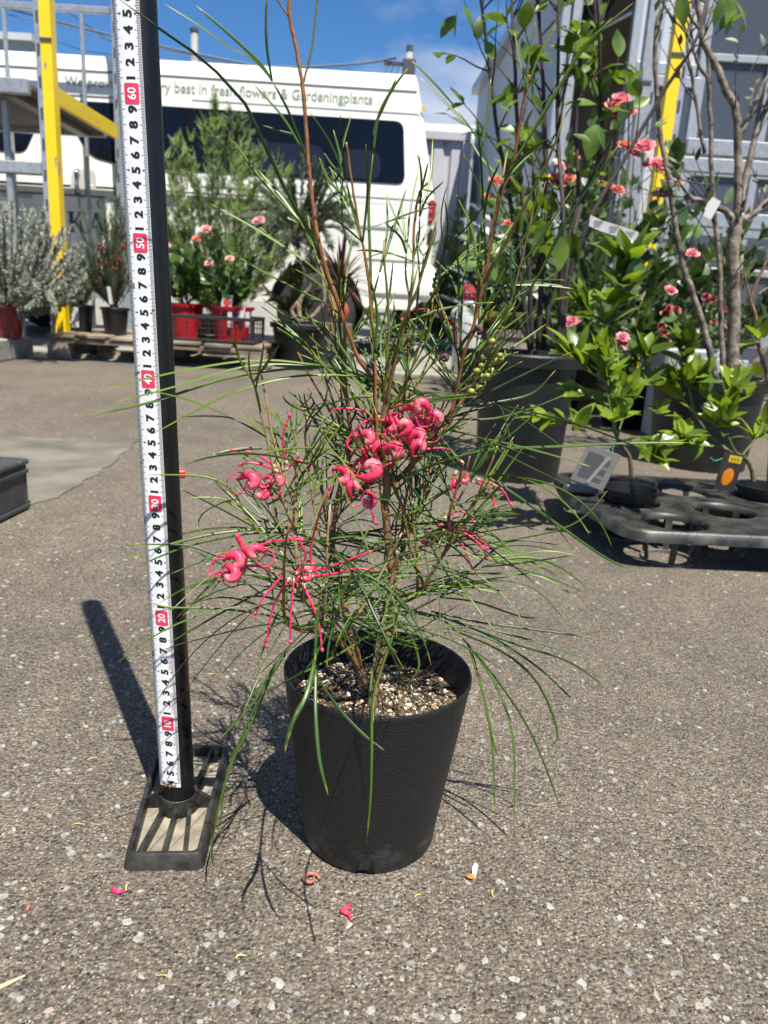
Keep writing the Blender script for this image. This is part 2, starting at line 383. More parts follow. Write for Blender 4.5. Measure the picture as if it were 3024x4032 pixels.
t = thing('vent_stack', 'slim grey pole with dark cap rising behind the van roof', 'pole', (0,30,0))
p = at(765,125,30); t.location = (p.x,30,0); ROOTLOC[t.name] = Vector((p.x,30,0))
mb = MB(); mb.tube([(p.x,30,0),(p.x,30,p.z)], [.14,.12], 10); mb.build('shaft', POLEM, t, True)
mb = MB(); mb.tube([(p.x,30,p.z),(p.x,30,p.z+.1)], .15, 10); mb.build('cap', STEELD, t)

# ------------------------------------------------------------------ greenhouse on the right
ALU = mat('aluminium_frame', (.62,.64,.66), .38, .08, 30, .05, 200, metal=.55)
def panel_mat(name, col, rough, alpha):
    m = bpy.data.materials.new(name); m.use_nodes = True; n = m.node_tree.nodes; l = m.node_tree.links
    b = n['Principled BSDF']; b.inputs['Base Color'].default_value = (*col,1); b.inputs['Roughness'].default_value = rough
    tr = n.new('ShaderNodeBsdfTransparent'); ms = n.new('ShaderNodeMixShader'); ms.inputs[0].default_value = alpha
    l.new(tr.outputs[0], ms.inputs[1]); l.new(b.outputs[0], ms.inputs[2]); l.new(ms.outputs[0], n['Material Output'].inputs[0])
    return m
CORR = panel_mat('corrugated_clear_sheet', (.46,.49,.54), .18, .90)
GLZ = panel_mat('greenhouse_glazing', (.10,.12,.16), .08, .42)
GH = thing('greenhouse', 'glazed greenhouse with corrugated clear walls and aluminium frame on the right', 'greenhouse', (3,7,0))
GY = 6.15; GX = 1.06; GXF = .82; GYF = 10.0; EV = 2.85
mb = MB(); pr = []; N = 96          # corrugated side wall running back
for i in range(N+1):
    u = i/N; pr.append((GX+(GXF-GX)*u+(.03 if i % 2 else -.01), GY+(GYF-GY)*u))
mb.prism([(x,y,.25) for x,y in pr]+[(x+.006,y,.25) for x,y in reversed(pr)], (0,0,EV-.25)); mb.build('side_wall', CORR, GH)
mb = MB(); mb.bar((GX-.03,GY,EV+.03),(GXF-.03,GYF,EV+.03), .12, .09); mb.build('gutter', ALU, GH)
mb = MB(); mb.bar((GX,GY,.12),(GXF,GYF,.12), .12, .24); mb.build('plinth', CONC, GH)
for i in range(5):
    u = i/4; mb = MB(); mb.box((GX+(GXF-GX)*u+.05,GY+(GYF-GY)*u-.03,.02),(GX+(GXF-GX)*u+.11,GY+(GYF-GY)*u+.03,EV)); mb.build('side_post', ALU, GH)
# gable front: opening, sliding door, glazed bays
XO = [1.06, 1.56, 2.06, 2.55, 3.15, 3.75, 4.35, 4.95]
RZ = 4.6; XR = 4.0
def ridge(x): return EV+(RZ-EV)*(x-GX)/(XR-GX) if x < XR else RZ-(RZ-EV)*(x-XR)/(XR-GX)
for i, x in enumerate(XO):
    mb = MB(); mb.box((x-.03,GY-.05,0),(x+.03,GY+.03,ridge(x)-.02), bev=.006); mb.build('mullion', ALU, GH)
for i in range(2, len(XO)-1):
    zs = [0.08, .82, 1.5, 2.25, ridge(XO[i])-.06]
    for j in range(len(zs)-1):
        mb = MB(); mb.box((XO[i]+.032,GY-.012,zs[j]+.03),(XO[i+1]-.032,GY-.006,zs[j+1]-.03)); mb.build('pane', GLZ, GH)
        mb = MB(); mb.box((XO[i]+.032,GY-.035,zs[j+1]-.025),(XO[i+1]-.032,GY+.02,zs[j+1]+.025), bev=.005); mb.build('glazing_bar', ALU, GH)
mb = MB(); mb.box((1.595,GY-.03,2.12),(2.025,GY+.02,2.2), bev=.006); mb.build('lintel', ALU, GH)
mb = MB(); mb.prism([(1.595,GY-.01,2.2),(2.025,GY-.01,2.2),(2.025,GY-.01,ridge(2.025)-.03),(1.595,GY-.01,ridge(1.595)-.03)], (0,.006,0)); mb.build('fanlight', CORR, GH)
# sliding door, half way across
d = MB(); x0, x1 = 1.55, 2.05
for lo, hi in (((x0,GY-.1,.05),(x0+.055,GY-.06,2.1)),((x1-.055,GY-.1,.05),(x1,GY-.06,2.1)),((x0+.055,GY-.1,2.03),(x1-.055,GY-.06,2.1)),((x0+.055,GY-.1,.05),(x1-.055,GY-.06,.14)),((x0+.055,GY-.1,1.02),(x1-.055,GY-.06,1.08)),((x0+.25,GY-.098,1.08),(x0+.28,GY-.062,2.03))):
    d.box(lo, hi, bev=.005)
door = d.build('door', ALU, GH)
mb = MB(); mb.box((x0+.056,GY-.085,1.085),(x1-.056,GY-.078,1.62)); mb.build('door_panel', mat('door_white_sheet', (.66,.67,.70), .45, .04, 5), door)
mb = MB(); mb.box((x0+.056,GY-.085,1.625),(x1-.056,GY-.078,2.028)); mb.build('door_pane', GLZ, door)
mb = MB(); mb.box((x0+.056,GY-.085,.142),(x1-.056,GY-.078,1.018)); mb.build('door_panel', MATS['door_white_sheet'], door)
mb = MB(); mb.box((x0+.012,GY-.125,.95),(x0+.043,GY-.1,1.2), bev=.006); mb.build('door_handle', STEELD, door)
# roof, back and right walls close the place in
mb = MB(); mb.prism([(GX-.12,GY-.1,EV+.06),(XR,GY-.1,RZ+.05),(2*XR-GX+.1,GY-.1,EV+.06),(2*XR-GX+.1,GY-.1,EV+.10),(XR,GY-.1,RZ+.10),(GX-.12,GY-.1,EV+.10)], (0,4.3,0)); mb.build('roof', mat('roof_sheet', (.42,.45,.5), .3, .06, 3), GH)
mb = MB(); mb.prism([(GXF,GYF,0),(2*XR-GX,GYF,0),(2*XR-GX,GYF,EV),(XR,GYF,RZ),(GXF,GYF,EV)], (0,.04,0)); mb.build('back_wall', mat('tan_back_wall', (.44,.36,.28), .8, .15, 2), GH)
mb = MB(); mb.box((2*XR-GX,GY,0),(2*XR-GX+.04,GYF,EV)); mb.build('side_wall', CORR, GH)
# brown tarpaulin curtain hung in the opening
o = MB(); n_ = 26; prev = None
vs = []; 
for i in range(n_+1):
    u = i/n_; x = 1.10+u*.44
    for j in range(9):
        v = j/8; z = ridge(x)-.05-v*(1.25-1.0*u**.7); vs.append((x+.02*math.sin(v*9+u*4), GY+.16+.05*math.sin(u*26)+.10*v*math.sin(u*11), z))
o.add(vs, [(i*9+j,(i+1)*9+j,(i+1)*9+j+1,i*9+j+1) for i in range(n_) for j in range(8)])
ob = o.build('tarpaulin', mat('brown_tarpaulin', (.075,.062,.055), .7, .25, 12, .4, 40), None, True)
ob.modifiers.new('thick','SOLIDIFY').thickness = .004
tag(ob, 'dark brown tarpaulin drawn aside in the greenhouse opening', 'tarpaulin')
t = thing('work_bench', 'dim bench with boxes inside the greenhouse opening', 'bench', (1.6,8,0))
mb = MB(); mb.box((1.15,7.7,.75),(2.6,8.4,.8)); mb.build('bench_top', mat('bench_wood', (.20,.16,.12), .8, .2, 8), t)
for x, y in ((1.2,7.75),(2.55,7.75),(1.2,8.35),(2.55,8.35)):
    mb = MB(); mb.box((x-.03,y-.03,0),(x+.03,y+.03,.75)); mb.build('leg', MATS['bench_wood'], t)
for i, (x, wd, h, c) in enumerate(((1.2,.4,.3,(.32,.25,.17)),(1.68,.35,.22,(.09,.1,.1)),(2.1,.4,.38,(.30,.24,.17)))):
    q = thing('cardboard_box', ['low brown carton at the left of the greenhouse bench','small dark carton in the middle of the greenhouse bench','tall brown carton at the right of the greenhouse bench'][i], 'box', (x,8,.8), 'boxes on the bench')
    mb = MB(); mb.box((x,7.85,.804),(x+wd,8.25,.8+h), bev=.006); mb.build('carton', mat('carton%d'%i, c, .8, .1, 8), q)
    mb = MB(); mb.box((x+wd*.4,7.846,.81),(x+wd*.55,7.85,.8+h)); mb.build('tape_strip', mat('packing_tape', (.4,.33,.22), .3), q)
# ------------------------------------------------------------------ white van
VY = 6.5
VW = mat('van_white_paint', (1.0,.985,.93), .28, .012, 3, coat=.5)
VBLK = mat('van_black_trim', (.035,.037,.04), .5, .1, 20)
VGRY = mat('van_grey_moulding', (.12,.125,.13), .5, .05, 20)
VGL = mat('van_dark_glass', (.006,.009,.016), .07, spec=.25)
VAN = thing('parked_van', 'white high-roof delivery van with dark side windows parked behind the plants', 'van', (-2.2,VY+.85,0))
XF, XB = -4.55, .255
ZB, ZBELT, ZW1, ZG, ZT = .40, 1.20, 1.82, 2.045, 2.20
WX = (-.66, -3.55)                 # wheel centres
def yside(z):                       # how far the side leans in
    if z < ZBELT: return VY+.012*max(0,(.7-z)/.3)
    return VY+(z-ZBELT)*.13
# side panel with wheel arches, lower body
def arch(cx):
    r = .385; out = []
    for i in range(15):
        a = math.pi*(1-i/14); out.append((cx-r*math.cos(math.pi-a), .36+ r*math.sin(a)))
    return out
pts = [(XF+.12,ZB)]
for cx in sorted(WX):
    A = [(cx-.385*math.cos(math.pi*i/14), .36+.40*math.sin(math.pi*i/14)) for i in range(15)]
    pts += [(x,max(z,ZB)) for x, z in A]
pts += [(XB-.13,ZB),(XB-.02,.52),(XB,.75),(XB,ZBELT),(XF+.02,ZBELT-.03),(XF,.85)]
mb = MB(); mb.prism([(x,VY,z) for x, z in pts][::-1], (0,.05,0)); mb.prism([(x,VY+1.69,z) for x, z in pts], (0,-.05,0))
body = mb.build('lower_body', VW, VAN)
# upper body and roof lofted along the length
prof = [(VY,ZBELT),(yside(1.35),1.35),(yside(ZW1),ZW1),(yside(ZG)-.002,ZG),(yside(ZG)+.012,ZG+.008),(yside(ZG)+.02,ZG+.028),(yside(ZG)+.05,ZG+.07),(yside(ZG)+.13,ZT-.02),(VY+.4,ZT+.01),(VY+.85,ZT+.025)]
full = prof+[(2*VY+1.7-y,z) for y, z in reversed(prof[:-1])]
def stn(x, k):
    out = []
    for y, z in full:
        s_ = 1-k[0]*(0 if z < 1.3 else (z-1.3)/.8); yy = VY+.85+(y-VY-.85)*(1-k[1]); zz_ = z if z < 1.6 else z-(z-1.6)*k[2]
        xx = x+k[0]*max(0,(z-ZBELT)); out.append((xx,yy,zz_))
    return out
st = [stn(XF,(.42,.05,.10)), stn(XF+.25,(.42,.01,.02)), stn(XF+.8,(.25,0,0)), stn(-3.05,(0,0,0)), stn(-3.0,(0,0,0)), stn(-2.9,(0,0,0)), stn(-2,(0,0,0)), stn(-1,(0,0,0)), stn(XB-.42,(0,0,0)), stn(XB-.32,(-.02,0,0)), stn(XB-.12,(-.10,0,.0)), stn(XB-.045,(-.16,.012,.03)), stn(XB,(-.20,.03,.09))]
n_ = len(full); vs = [p for s_ in st for p in s_]
fs = [(i*n_+j,(i+1)*n_+j,(i+1)*n_+j+1,i*n_+j+1) for i in range(len(st)-1) for j in range(n_-1)]
fs += [tuple(range(n_)), tuple(range((len(st)-1)*n_, len(st)*n_))[::-1]]
mb = MB(); mb.add(vs, [f[::-1] for f in fs]); up = sharp(mb.build('upper_body', VW, VAN, True), 28)
mb = MB(); mb.box((XF+.05,VY+.1,ZB),(XB-.03,VY+1.6,ZBELT-.06)); mb.build('underbody', VBLK, VAN)
mb = MB(); mb.prism([(XB-.02,VY+.06,.52),(XB,VY+.05,.75),(XB,VY+.05,ZBELT),(XB-.3,VY+.05,ZBELT),(XB-.3,VY+.06,.45)], (0,1.58,0)); mb.build('rear_panel', VW, VAN)
def slab(poly, t=.006, off=.003):   # a flush panel on the van's leaning side: polygon of (x,z)
    P = [Vector((x, yside(z)-off, z)) for x, z in poly]
    return P, Vector((0,-t,0))
def rounded(poly, r, n=5):
    out = []
    m_ = len(poly)
    for i in range(m_):
        p0, p1, p2 = Vector(poly[i-1]), Vector(poly[i]), Vector(poly[(i+1) % m_])
        a, c = (p0-p1), (p2-p1); q = min(r, a.length*.45, c.length*.45); a = a.normalized()*q; c = c.normalized()*q
        for k in range(n+1):
            u = k/n; out.append(tuple((p1+a)*(1-u)**2+p1*2*u*(1-u)+(p1+c)*u*u))
    return out
def px(x, y): p = at(x, y, VY); return (p.x, p.z)
def vpanel(name, poly, m, t=.006, off=.003, par=VAN, r=0, lab=None):
    P, d = slab(rounded(poly, r) if r else poly, t, off); b = MB(); b.prism(P, d); o = b.build(name, m, par)
    if lab: o['label'] = lab
    return o
XW2 = px(580,600)[0]
w1 = vpanel('window', [(XW2+.03,1.355),(.01,1.352),(-.03,1.812),(XW2+.03,1.82)], VGL, r=.07)
w2 = vpanel('window', [(-2.16,1.355),(XW2-.03,1.355),(XW2-.03,1.82),(-2.62,1.82),(-2.60,1.62),(-2.47,1.42)], VGL, r=.08)
w3 = vpanel('window', [(-3.9,1.42),(-2.98,1.42),(-2.86,1.68),(-2.86,1.79),(-3.5,1.82)], VGL, r=.06)
vpanel('interior_seat', [(-1.20,1.37),(-.62,1.37),(-.64,1.60),(-1.18,1.60)], mat('seat_behind_glass', (.012,.016,.026), .25), .0015, .0105, w1, .09)
vpanel('interior_seat', [(-.52,1.37),(-.18,1.37),(-.20,1.585),(-.50,1.585)], MATS['seat_behind_glass'], .0015, .0105, w1, .09)
vpanel('window_divider', [(-1.365,1.35),(-1.35,1.35),(-1.35,1.815),(-1.365,1.815)], mat('window_seal', (.03,.035,.045), .4), .004, .0085, w1)
vpanel('window_divider', [(-2.24,1.36),(-2.21,1.36),(-2.21,1.818),(-2.24,1.818)], MATS['window_seal'], .004, .0085, w2)
# seams, creases, mouldings
def line(name, pts, wd, m, off=.0035, t=.003):
    b = MB()
    for (x0,z0),(x1,z1) in zip(pts, pts[1:]):
        d = Vector((x1-x0,z1-z0)).normalized()*wd/2; nx, nz_ = -d.y, d.x
        P = [Vector((x, yside(z)-off, z)) for x, z in ((x0+nx,z0+nz_),(x1+nx,z1+nz_),(x1-nx,z1-nz_),(x0-nx,z0-nz_))]
        b.prism(P, (0,-t,0))
    return b.build(name, m, VAN)
SEAM = mat('door_gap', (.10,.10,.10), .7)
line('roof_gutter', [(-4.0,ZG-.004),(-2,ZG-.004),(.06,ZG-.012)], .014, mat('gutter_groove_shade', (.16,.16,.155), .7), off=.004)  # shade of the gutter groove painted as a dark line
line('door_gap', [(-2.77,.46),(-2.77,1.45),(-2.70,1.80),(-2.66,1.855)], .012, SEAM)
line('door_gap', [(-2.66,1.86),(XW2,1.86),(XW2,1.35)], .007, SEAM)
line('door_gap', [(-1.72,1.33),(-1.72,.46)], .010, SEAM)
line('door_gap', [(XW2,1.35),(-1.72,1.33)], .006, SEAM)
line('crease', [(-1.68,1.25),(.2,1.245)], .012, mat('van_crease', (.66,.66,.645), .4))
line('crease', [(-1.68,1.88),(.1,1.875)], .008, MATS['van_crease'])
line('crease', [(-.28,.78),(.22,.78)], .008, MATS['van_crease'])
line('door_rail', [(-1.68,1.02),(-.02,1.02)], .018, mat('slide_rail', (.5,.5,.49), .4))
for a, c in ((-4.3,-2.79),(-2.75,-1.74),(-1.70,-1.10)):
    vpanel('side_moulding', [(a,1.115),(c,1.115),(c,1.172),(a,1.172)], VGRY, .012, .003)
vpanel('sill', [(-2.95,.41),(-1.72,.41),(-1.72,.52),(-2.95,.52)], mat('yellow_sill_tape', (.62,.50,.03), .5), .01, .008)
hb = vpanel('handle_recess', [(-2.62,1.12),(-2.42,1.12),(-2.42,1.32),(-2.62,1.32)], mat('recess_paint', (.62,.62,.6), .4), .002, .003, VAN, .06)
mb = MB(); mb.tube(smoothpath([(-2.56,VY-.006,1.31),(-2.56,VY-.04,1.28),(-2.555,VY-.04,1.17),(-2.55,VY-.006,1.14)], 10), .016, 8); mb.build('door_handle', mat('chrome', (.7,.71,.73), .12, metal=1.0), VAN, True)
hb = vpanel('handle_recess', [(-3.18,1.08),(-2.93,1.08),(-2.93,1.15),(-3.18,1.15)], MATS['recess_paint'], .002, .003, VAN, .03)
# rear lamp, bumper
lx, lz0, lz1 = .195, .90, 1.25
mb = MB(); mb.box((lx,VY-.012,1.05),(XB+.012,VY+.09,lz1), bev=.025)
lamp = mb.build('tail_lamp', mat('red_lens', (.33,.008,.012), .12, coat=.6), VAN)
mb = MB(); mb.box((lx+.004,VY-.009,lz0),(XB+.010,VY+.09,1.047), bev=.02); mb.build('reversing_lens', mat('smoked_lens', (.05,.03,.03), .15), lamp)
for z in (1.10,1.16):
    mb = MB(); mb.lathe([(0,0),(.014,0),(.012,.006),(0,.008)], seg=12, M=Matrix.Translation((lx+.03,VY-.012,z)) @ Matrix.Rotation(math.pi/2,4,'X')); mb.build('reflector', mat('lens_pip', (.75,.12,.12), .1), lamp)
mb = MB(); mb.box((-.26,VY-.018,.47),(XB+.06,VY+1.7,.76), bev=.05); sharp(mb.build('rear_bumper', VW, VAN, True), 50)
# wheels
TY = mat('tyre_rubber', (.02,.02,.021), .8, .2, 40, .3, 120)
for cx in WX:
    for yy, s_ in ((VY+.03,1),(VY+1.47,1)):
        M = Matrix.Translation((cx,yy,.33)) @ Matrix.Rotation(-math.pi/2,4,'X')
        mb = MB(); mb.lathe([(.20,0),(.30,-.0),(.325,.03),(.33,.1),(.325,.17),(.30,.2),(.20,.2)], seg=36, M=M); wh = mb.build('wheel', TY, VAN, True)
        mb = MB(); mb.lathe([(.0,.03),(.06,.02),(.08,.05),(.15,.05),(.185,.02),(.20,.015),(.20,.19),(0,.19)], seg=24, M=M); mb.build('rim', mat('steel_rim', (.45,.46,.47), .4, metal=.6), wh)
# lettering on the side
SAGE = mat('sage_green_lettering', (.30,.37,.28), .5)
DGRN = mat('dark_green_lettering', (.035,.085,.055), .5)
def letters(txt, x0, z0, h, wlen, m, name, bold=.0):
    v, f = text_mesh(txt, h*1.37, bold)
    wx = max(p.x for p in v); sx = wlen/wx
    b = MB(); b.add([Vector((x0+p.x*sx, yside(z0+p.y)-.0065, z0+p.y)) for p in v], f)
    return b.build(name, m, VAN)
xs, xe = px(235,310)[0], px(1465,400)[0]
def slogan(txt, x0, z0, h, wlen):      # one object for each letter of the slogan, laid on one baseline
    v, f = text_mesh(txt, h*1.37, .0007); sx = wlen/max(p.x for p in v)
    seen = {}; par = list(range(len(v)))
    def find(i):
        while par[i] != i: par[i] = par[par[i]]; i = par[i]
        return i
    for q in f:
        for j in q[1:]: par[find(q[0])] = find(j)
    for q in f: seen.setdefault(find(q[0]), []).append(q)
    for fs_ in seen.values():
        ids = sorted({i for q in fs_ for i in q}); mp_ = {i: k for k, i in enumerate(ids)}
        b = MB(); b.add([Vector((x0+v[i].x*sx, yside(z0+v[i].y)-.0065, z0+v[i].y)) for i in ids], [tuple(mp_[i] for i in q) for q in fs_])
        b.build('letter', SAGE, VAN)
slogan('We provide the very best in fresh flowers & Gardeningplants', xs, 1.925, .078, xe-xs)
def serif_letters(spec, x0, z0, h, m, name):
    x = x0; T = .2*h; t_ = .07*h; sf = .10*h
    b = MB()
    def stroke(p, q, wd):
        d = Vector((q[0]-p[0], q[1]-p[1])); nrm = Vector((wd/2,0)) if abs(d.y) > abs(d.x)*.4 else Vector((0,wd/2))
        P = [(p[0]-nrm.x,p[1]-nrm.y),(p[0]+nrm.x,p[1]+nrm.y),(q[0]+nrm.x,q[1]+nrm.y),(q[0]-nrm.x,q[1]-nrm.y)]
        b.prism([Vector((u, VY-.004, v)) for u, v in P], (0,-.0015-.0004*len(b.f)/50,0))
    def serif(cx, z): stroke((cx-T*.9, z),(cx+T*.9, z), t_*.7)
    for ch in spec:
        b = MB()
        w_ = {'F':.62,'L':.62,'O':.95,'W':1.15,'K':.85,'A':.85}[ch]*h
        if ch in 'FL':
            stroke((x+T,z0),(x+T,z0+h),T*.7); serif(x+T,z0+t_*.3); serif(x+T,z0+h-t_*.3)
            if ch == 'F': stroke((x+T,z0+h-t_/2),(x+w_,z0+h-t_/2),t_); stroke((x+T,z0+h*.52),(x+w_*.8,z0+h*.52),t_); stroke((x+w_,z0+h),(x+w_,z0+h*.78),t_)
            else: stroke((x+T,z0+t_/2),(x+w_,z0+t_/2),t_); stroke((x+w_,z0),(x+w_,z0+h*.24),t_)
        elif ch == 'K':
            stroke((x+T,z0),(x+T,z0+h),T); serif(x+T,z0+t_*.3); serif(x+T,z0+h-t_*.3)
            stroke((x+T*1.4,z0+h*.42),(x+w_*.85,z0+h),t_*1.2); serif(x+w_*.85,z0+h-t_*.3); stroke((x+w_*.42,z0+h*.58),(x+w_*.95,z0),T); serif(x+w_*.95,z0+t_*.3)
        elif ch == 'A':
            stroke((x+t_,z0),(x+w_*.5,z0+h),t_*1.2); stroke((x+w_*.5,z0+h),(x+w_*.9,z0),T); stroke((x+w_*.25,z0+h*.33),(x+w_*.7,z0+h*.33),t_); serif(x+t_,z0+t_*.3); serif(x+w_*.9,z0+t_*.3)
        elif ch == 'W':
            stroke((x+T,z0+h),(x+w_*.32,z0),T); stroke((x+w_*.32,z0),(x+w_*.52,z0+h),t_*1.2); stroke((x+w_*.52,z0+h),(x+w_*.75,z0),T); stroke((x+w_*.75,z0),(x+w_*.97,z0+h),t_*1.2)
            for q in (T,w_*.52,w_*.97): serif(x+q,z0+h-t_*.3)
        elif ch == 'O':
            c = (x+w_*.5, z0+h*.5); n = 24
            for k in range(n):
                a0, a1 = 2*math.pi*k/n, 2*math.pi*(k+1)/n
                P = [Vector((c[0]+math.cos(a)*(w_*.46-i*T*.75*abs(math.cos(a))-i*t_*.4), VY-.004, c[1]+math.sin(a)*(h*.5-i*t_))) for a, i in ((a0,0),(a1,0),(a1,1),(a0,1))]
                b.prism(P, (0,-.0015,0))
        b.build(name, m, VAN); x += w_+.22*h*(2.2 if h < .1 else 1)
x_, z_ = px(305,815); serif_letters('FLOW', x_, z_, .07, SAGE, 'letter')
x_, z_ = px(268,908); serif_letters('KA', x_, z_-.01, .155, DGRN, 'letter')
mb = MB(); mb.box((.10,yside(1.88)-.008,1.90),(.135,yside(1.88)-.002,1.935), bev=.002); mb.build('sticker', mat('yellow_sticker', (.75,.6,.12), .5), VAN)

# ------------------------------------------------------------------ trolleys with yellow posts
YEL = mat('yellow_enamel', (.78,.58,.012), .38, .05, 14)
def worn_yellow():
    m = bpy.data.materials.new('worn_yellow_enamel'); m.use_nodes = True; n = m.node_tree.nodes; l = m.node_tree.links
    b = n['Principled BSDF']; g = n.new('ShaderNodeNewGeometry'); z = n.new('ShaderNodeTexNoise'); z.inputs['Scale'].default_value = 26; z.inputs['Detail'].default_value = 6
    mp_ = n.new('ShaderNodeMapping'); mp_.inputs['Scale'].default_value = (1,1,.35); l.new(g.outputs['Position'], mp_.inputs[0]); l.new(mp_.outputs[0], z.inputs['Vector'])
    r = n.new('ShaderNodeValToRGB'); r.color_ramp.interpolation = 'LINEAR'; e = r.color_ramp.elements; e[0].position = .655; e[0].color = (.72,.50,.006,1); e[1].position = .67; e[1].color = (.22,.22,.21,1)
    l.new(z.outputs['Fac'], r.inputs[0]); l.new(r.outputs[0], b.inputs['Base Color']); b.inputs['Roughness'].default_value = .42
    return m
YEL = worn_yellow()
GALV = mat('galvanised_steel', (.50,.53,.57), .42, .12, 40, .08, 200, metal=.45)
PLY = mat('grey_plywood_shelf', (.17,.155,.14), .8, .2, 6)
def rack(name, label, x0, y0, L, D, H, shelves, right, boards=True):
    t = thing(name, label, 'rack', (x0,y0,0))
    s_ = -1 if right else 1           # the named post stands at x0; the rack runs away from it
    PW = .064
    for xx in (x0, x0-s_*L):
        for yy in ((y0, y0+D) if xx != x0 or right else (y0, y0+D+.02)):
            sx = s_ if xx == x0 else -s_
            mb = MB(); mb.box((min(xx,xx-sx*PW),yy-.004,.012),(max(xx,xx-sx*PW),yy+.006,H)); PM = YEL if yy == y0 else GALV; po = mb.build('post', PM, t)
            fl = MB(); xi = xx-sx*(PW+.002)
            fl.box((min(xi,xi-sx*.034),yy+.008,.012),(max(xi,xi-sx*.034),yy+.014,H)); fl.build('slotted_flange', GALV, po)
            z = .2; n_s = 0
            while z < H-.1:
                ho = MB(); ho.box((min(xi-sx*.009,xi-sx*.022),yy+.004,z),(max(xi-sx*.009,xi-sx*.022),yy+.0075,z+.06)); ho.build('slot', STEELD, po); z += .17
            mb = MB(); mb.box((min(xx,xx-sx*.008),yy+.0065,.012),(max(xx,xx-sx*.008),yy+.07,H)); mb.build('post_side', PM, po)
            mb = MB(); zj = 1.83 if right else 1.80; mb.box((min(xx+sx*.003,xx-sx*(PW+.001)),yy-.010,zj),(max(xx+sx*.003,xx-sx*(PW+.001)),yy-.005,zj+.018)); mb.build('joint', STEELD, po)
            mb = MB(); mb.box((xx-sx*.04-.07,yy-.05,0),(xx-sx*.04+.07,yy+.09,.0115)); mb.build('foot_plate', STEELD, t)
    xa, xb = sorted((x0-s_*.15, x0-s_*(L-.02)))
    for z in shelves:
        sh = MB(); sh.box((xa,y0+.04,z),(xb,y0+D-.02 if boards else y0+.07,z+.026)); so_ = sh.build('shelf', PLY, t)
        for yy in (y0-.012, y0+D-.04):
            mb = MB(); mb.box((xa+.001,yy,z-.035),(xb-.001,yy+.05,z+.05), bev=.006); mb.build('shelf_rail', GALV, so_)
        for k in range(4 if boards else 0):
            xx = xa+.15+(xb-xa-.3)*k/3; mb = MB(); mb.box((xx-.04,y0+.06,z-.04),(xx+.04,y0+D-.06,z-.004)); mb.build('shelf_rib', mat('rib_steel', (.22,.21,.20), .5, .1, 20), so_)
        if not boards: continue
        mb = MB(); e = x0-s_*.055; mb.box((e-.016,y0+.072,z-.05),(e+.016,y0+D-.072,z+.045)); mb.build('shelf_edge', YEL, so_)
    return t
RY = 5.0
a = at(211,330,RY); b_ = at(90,648,RY)
rack('storage_rack', 'storage rack with chipped yellow post and an empty shelf at the left edge', a.x, RY, 2.6, 1.27, 3.8, [a.z-.03], False)
t = thing('guard_rail', 'pair of bare galvanised rails in front of the van cab', 'rail', (-3,5.15,0))
for z, hh in ((b_.z,.075),):
    mb = MB(); mb.box((-4.4,5.12,z-hh/2),(a.x-.06,5.18,z+hh/2), bev=.008); mb.build('top_rail', GALV, t)
for q in (at(38,700,5.15).x, -3.4, -4.3):
    mb = MB(); mb.box((q-.018,5.135,0),(q+.018,5.165,b_.z-.039), bev=.005); mb.build('upright', GALV, t)
    mb = MB(); mb.box((q-.018,5.135,b_.z+.039),(q+.018,5.165,a.z-.07), bev=.005); mb.build('upright', GALV, t)
c = at(2633,400,4.7); zs = [at(2800,870,4.7).z, at(2760,585,4.7).z]
rack('storage_rack', 'storage rack with chipped yellow post standing behind the pink rose bush', at(2590,600,4.7).x, 4.7, 2.6, .55, 3.4, [.35]+zs, True, False)
t = thing('steel_frame', 'tall bare galvanised tube frame standing against the van', 'frame', (-2.2,6.2,0))
FY = 6.38; a, b_ = at(18,100,FY), at(322,100,FY); zt = at(300,28,FY).z; z2 = at(470,34,FY)
for xx in (a.x, b_.x, a.x-1.5):
    mb = MB(); mb.box((xx-.013,FY-.013,.006),(xx+.013,FY+.013,zt-.038), bev=.004); mb.build('upright', GALV, t)
    mb = MB(); mb.box((xx-.04,FY-.04,.0062),(xx+.04,FY+.04,.012)); mb.build('foot_plate', GALV, t)
mb = MB(); mb.box((a.x-1.52,FY-.013,zt-.036),(z2.x+.05,FY+.013,zt+.012), bev=.004); mb.build('top_rail', GALV, t)
# ------------------------------------------------------------------ measuring stand with tape
BLK = mat('black_painted_steel', (.006,.006,.0065), .36, .25, 60, .05, 300)
BPL = mat('dusty_black_plastic', (.010,.0105,.012), .5, .3, 55, .25, 260, col2=(.055,.05,.042), bdist=.002)
PB = Vector((-.1745,.6165,0)); LEAN = Vector((-.034,.0,1.0)).normalized()
ST = thing('measuring_stand', 'black upright pole with a white measuring tape on an open plastic foot', 'measuring stand', PB)
YAW = math.radians(6)
RZ_ = Matrix.Rotation(YAW,4,'Z'); MS = Matrix.Translation(PB) @ RZ_
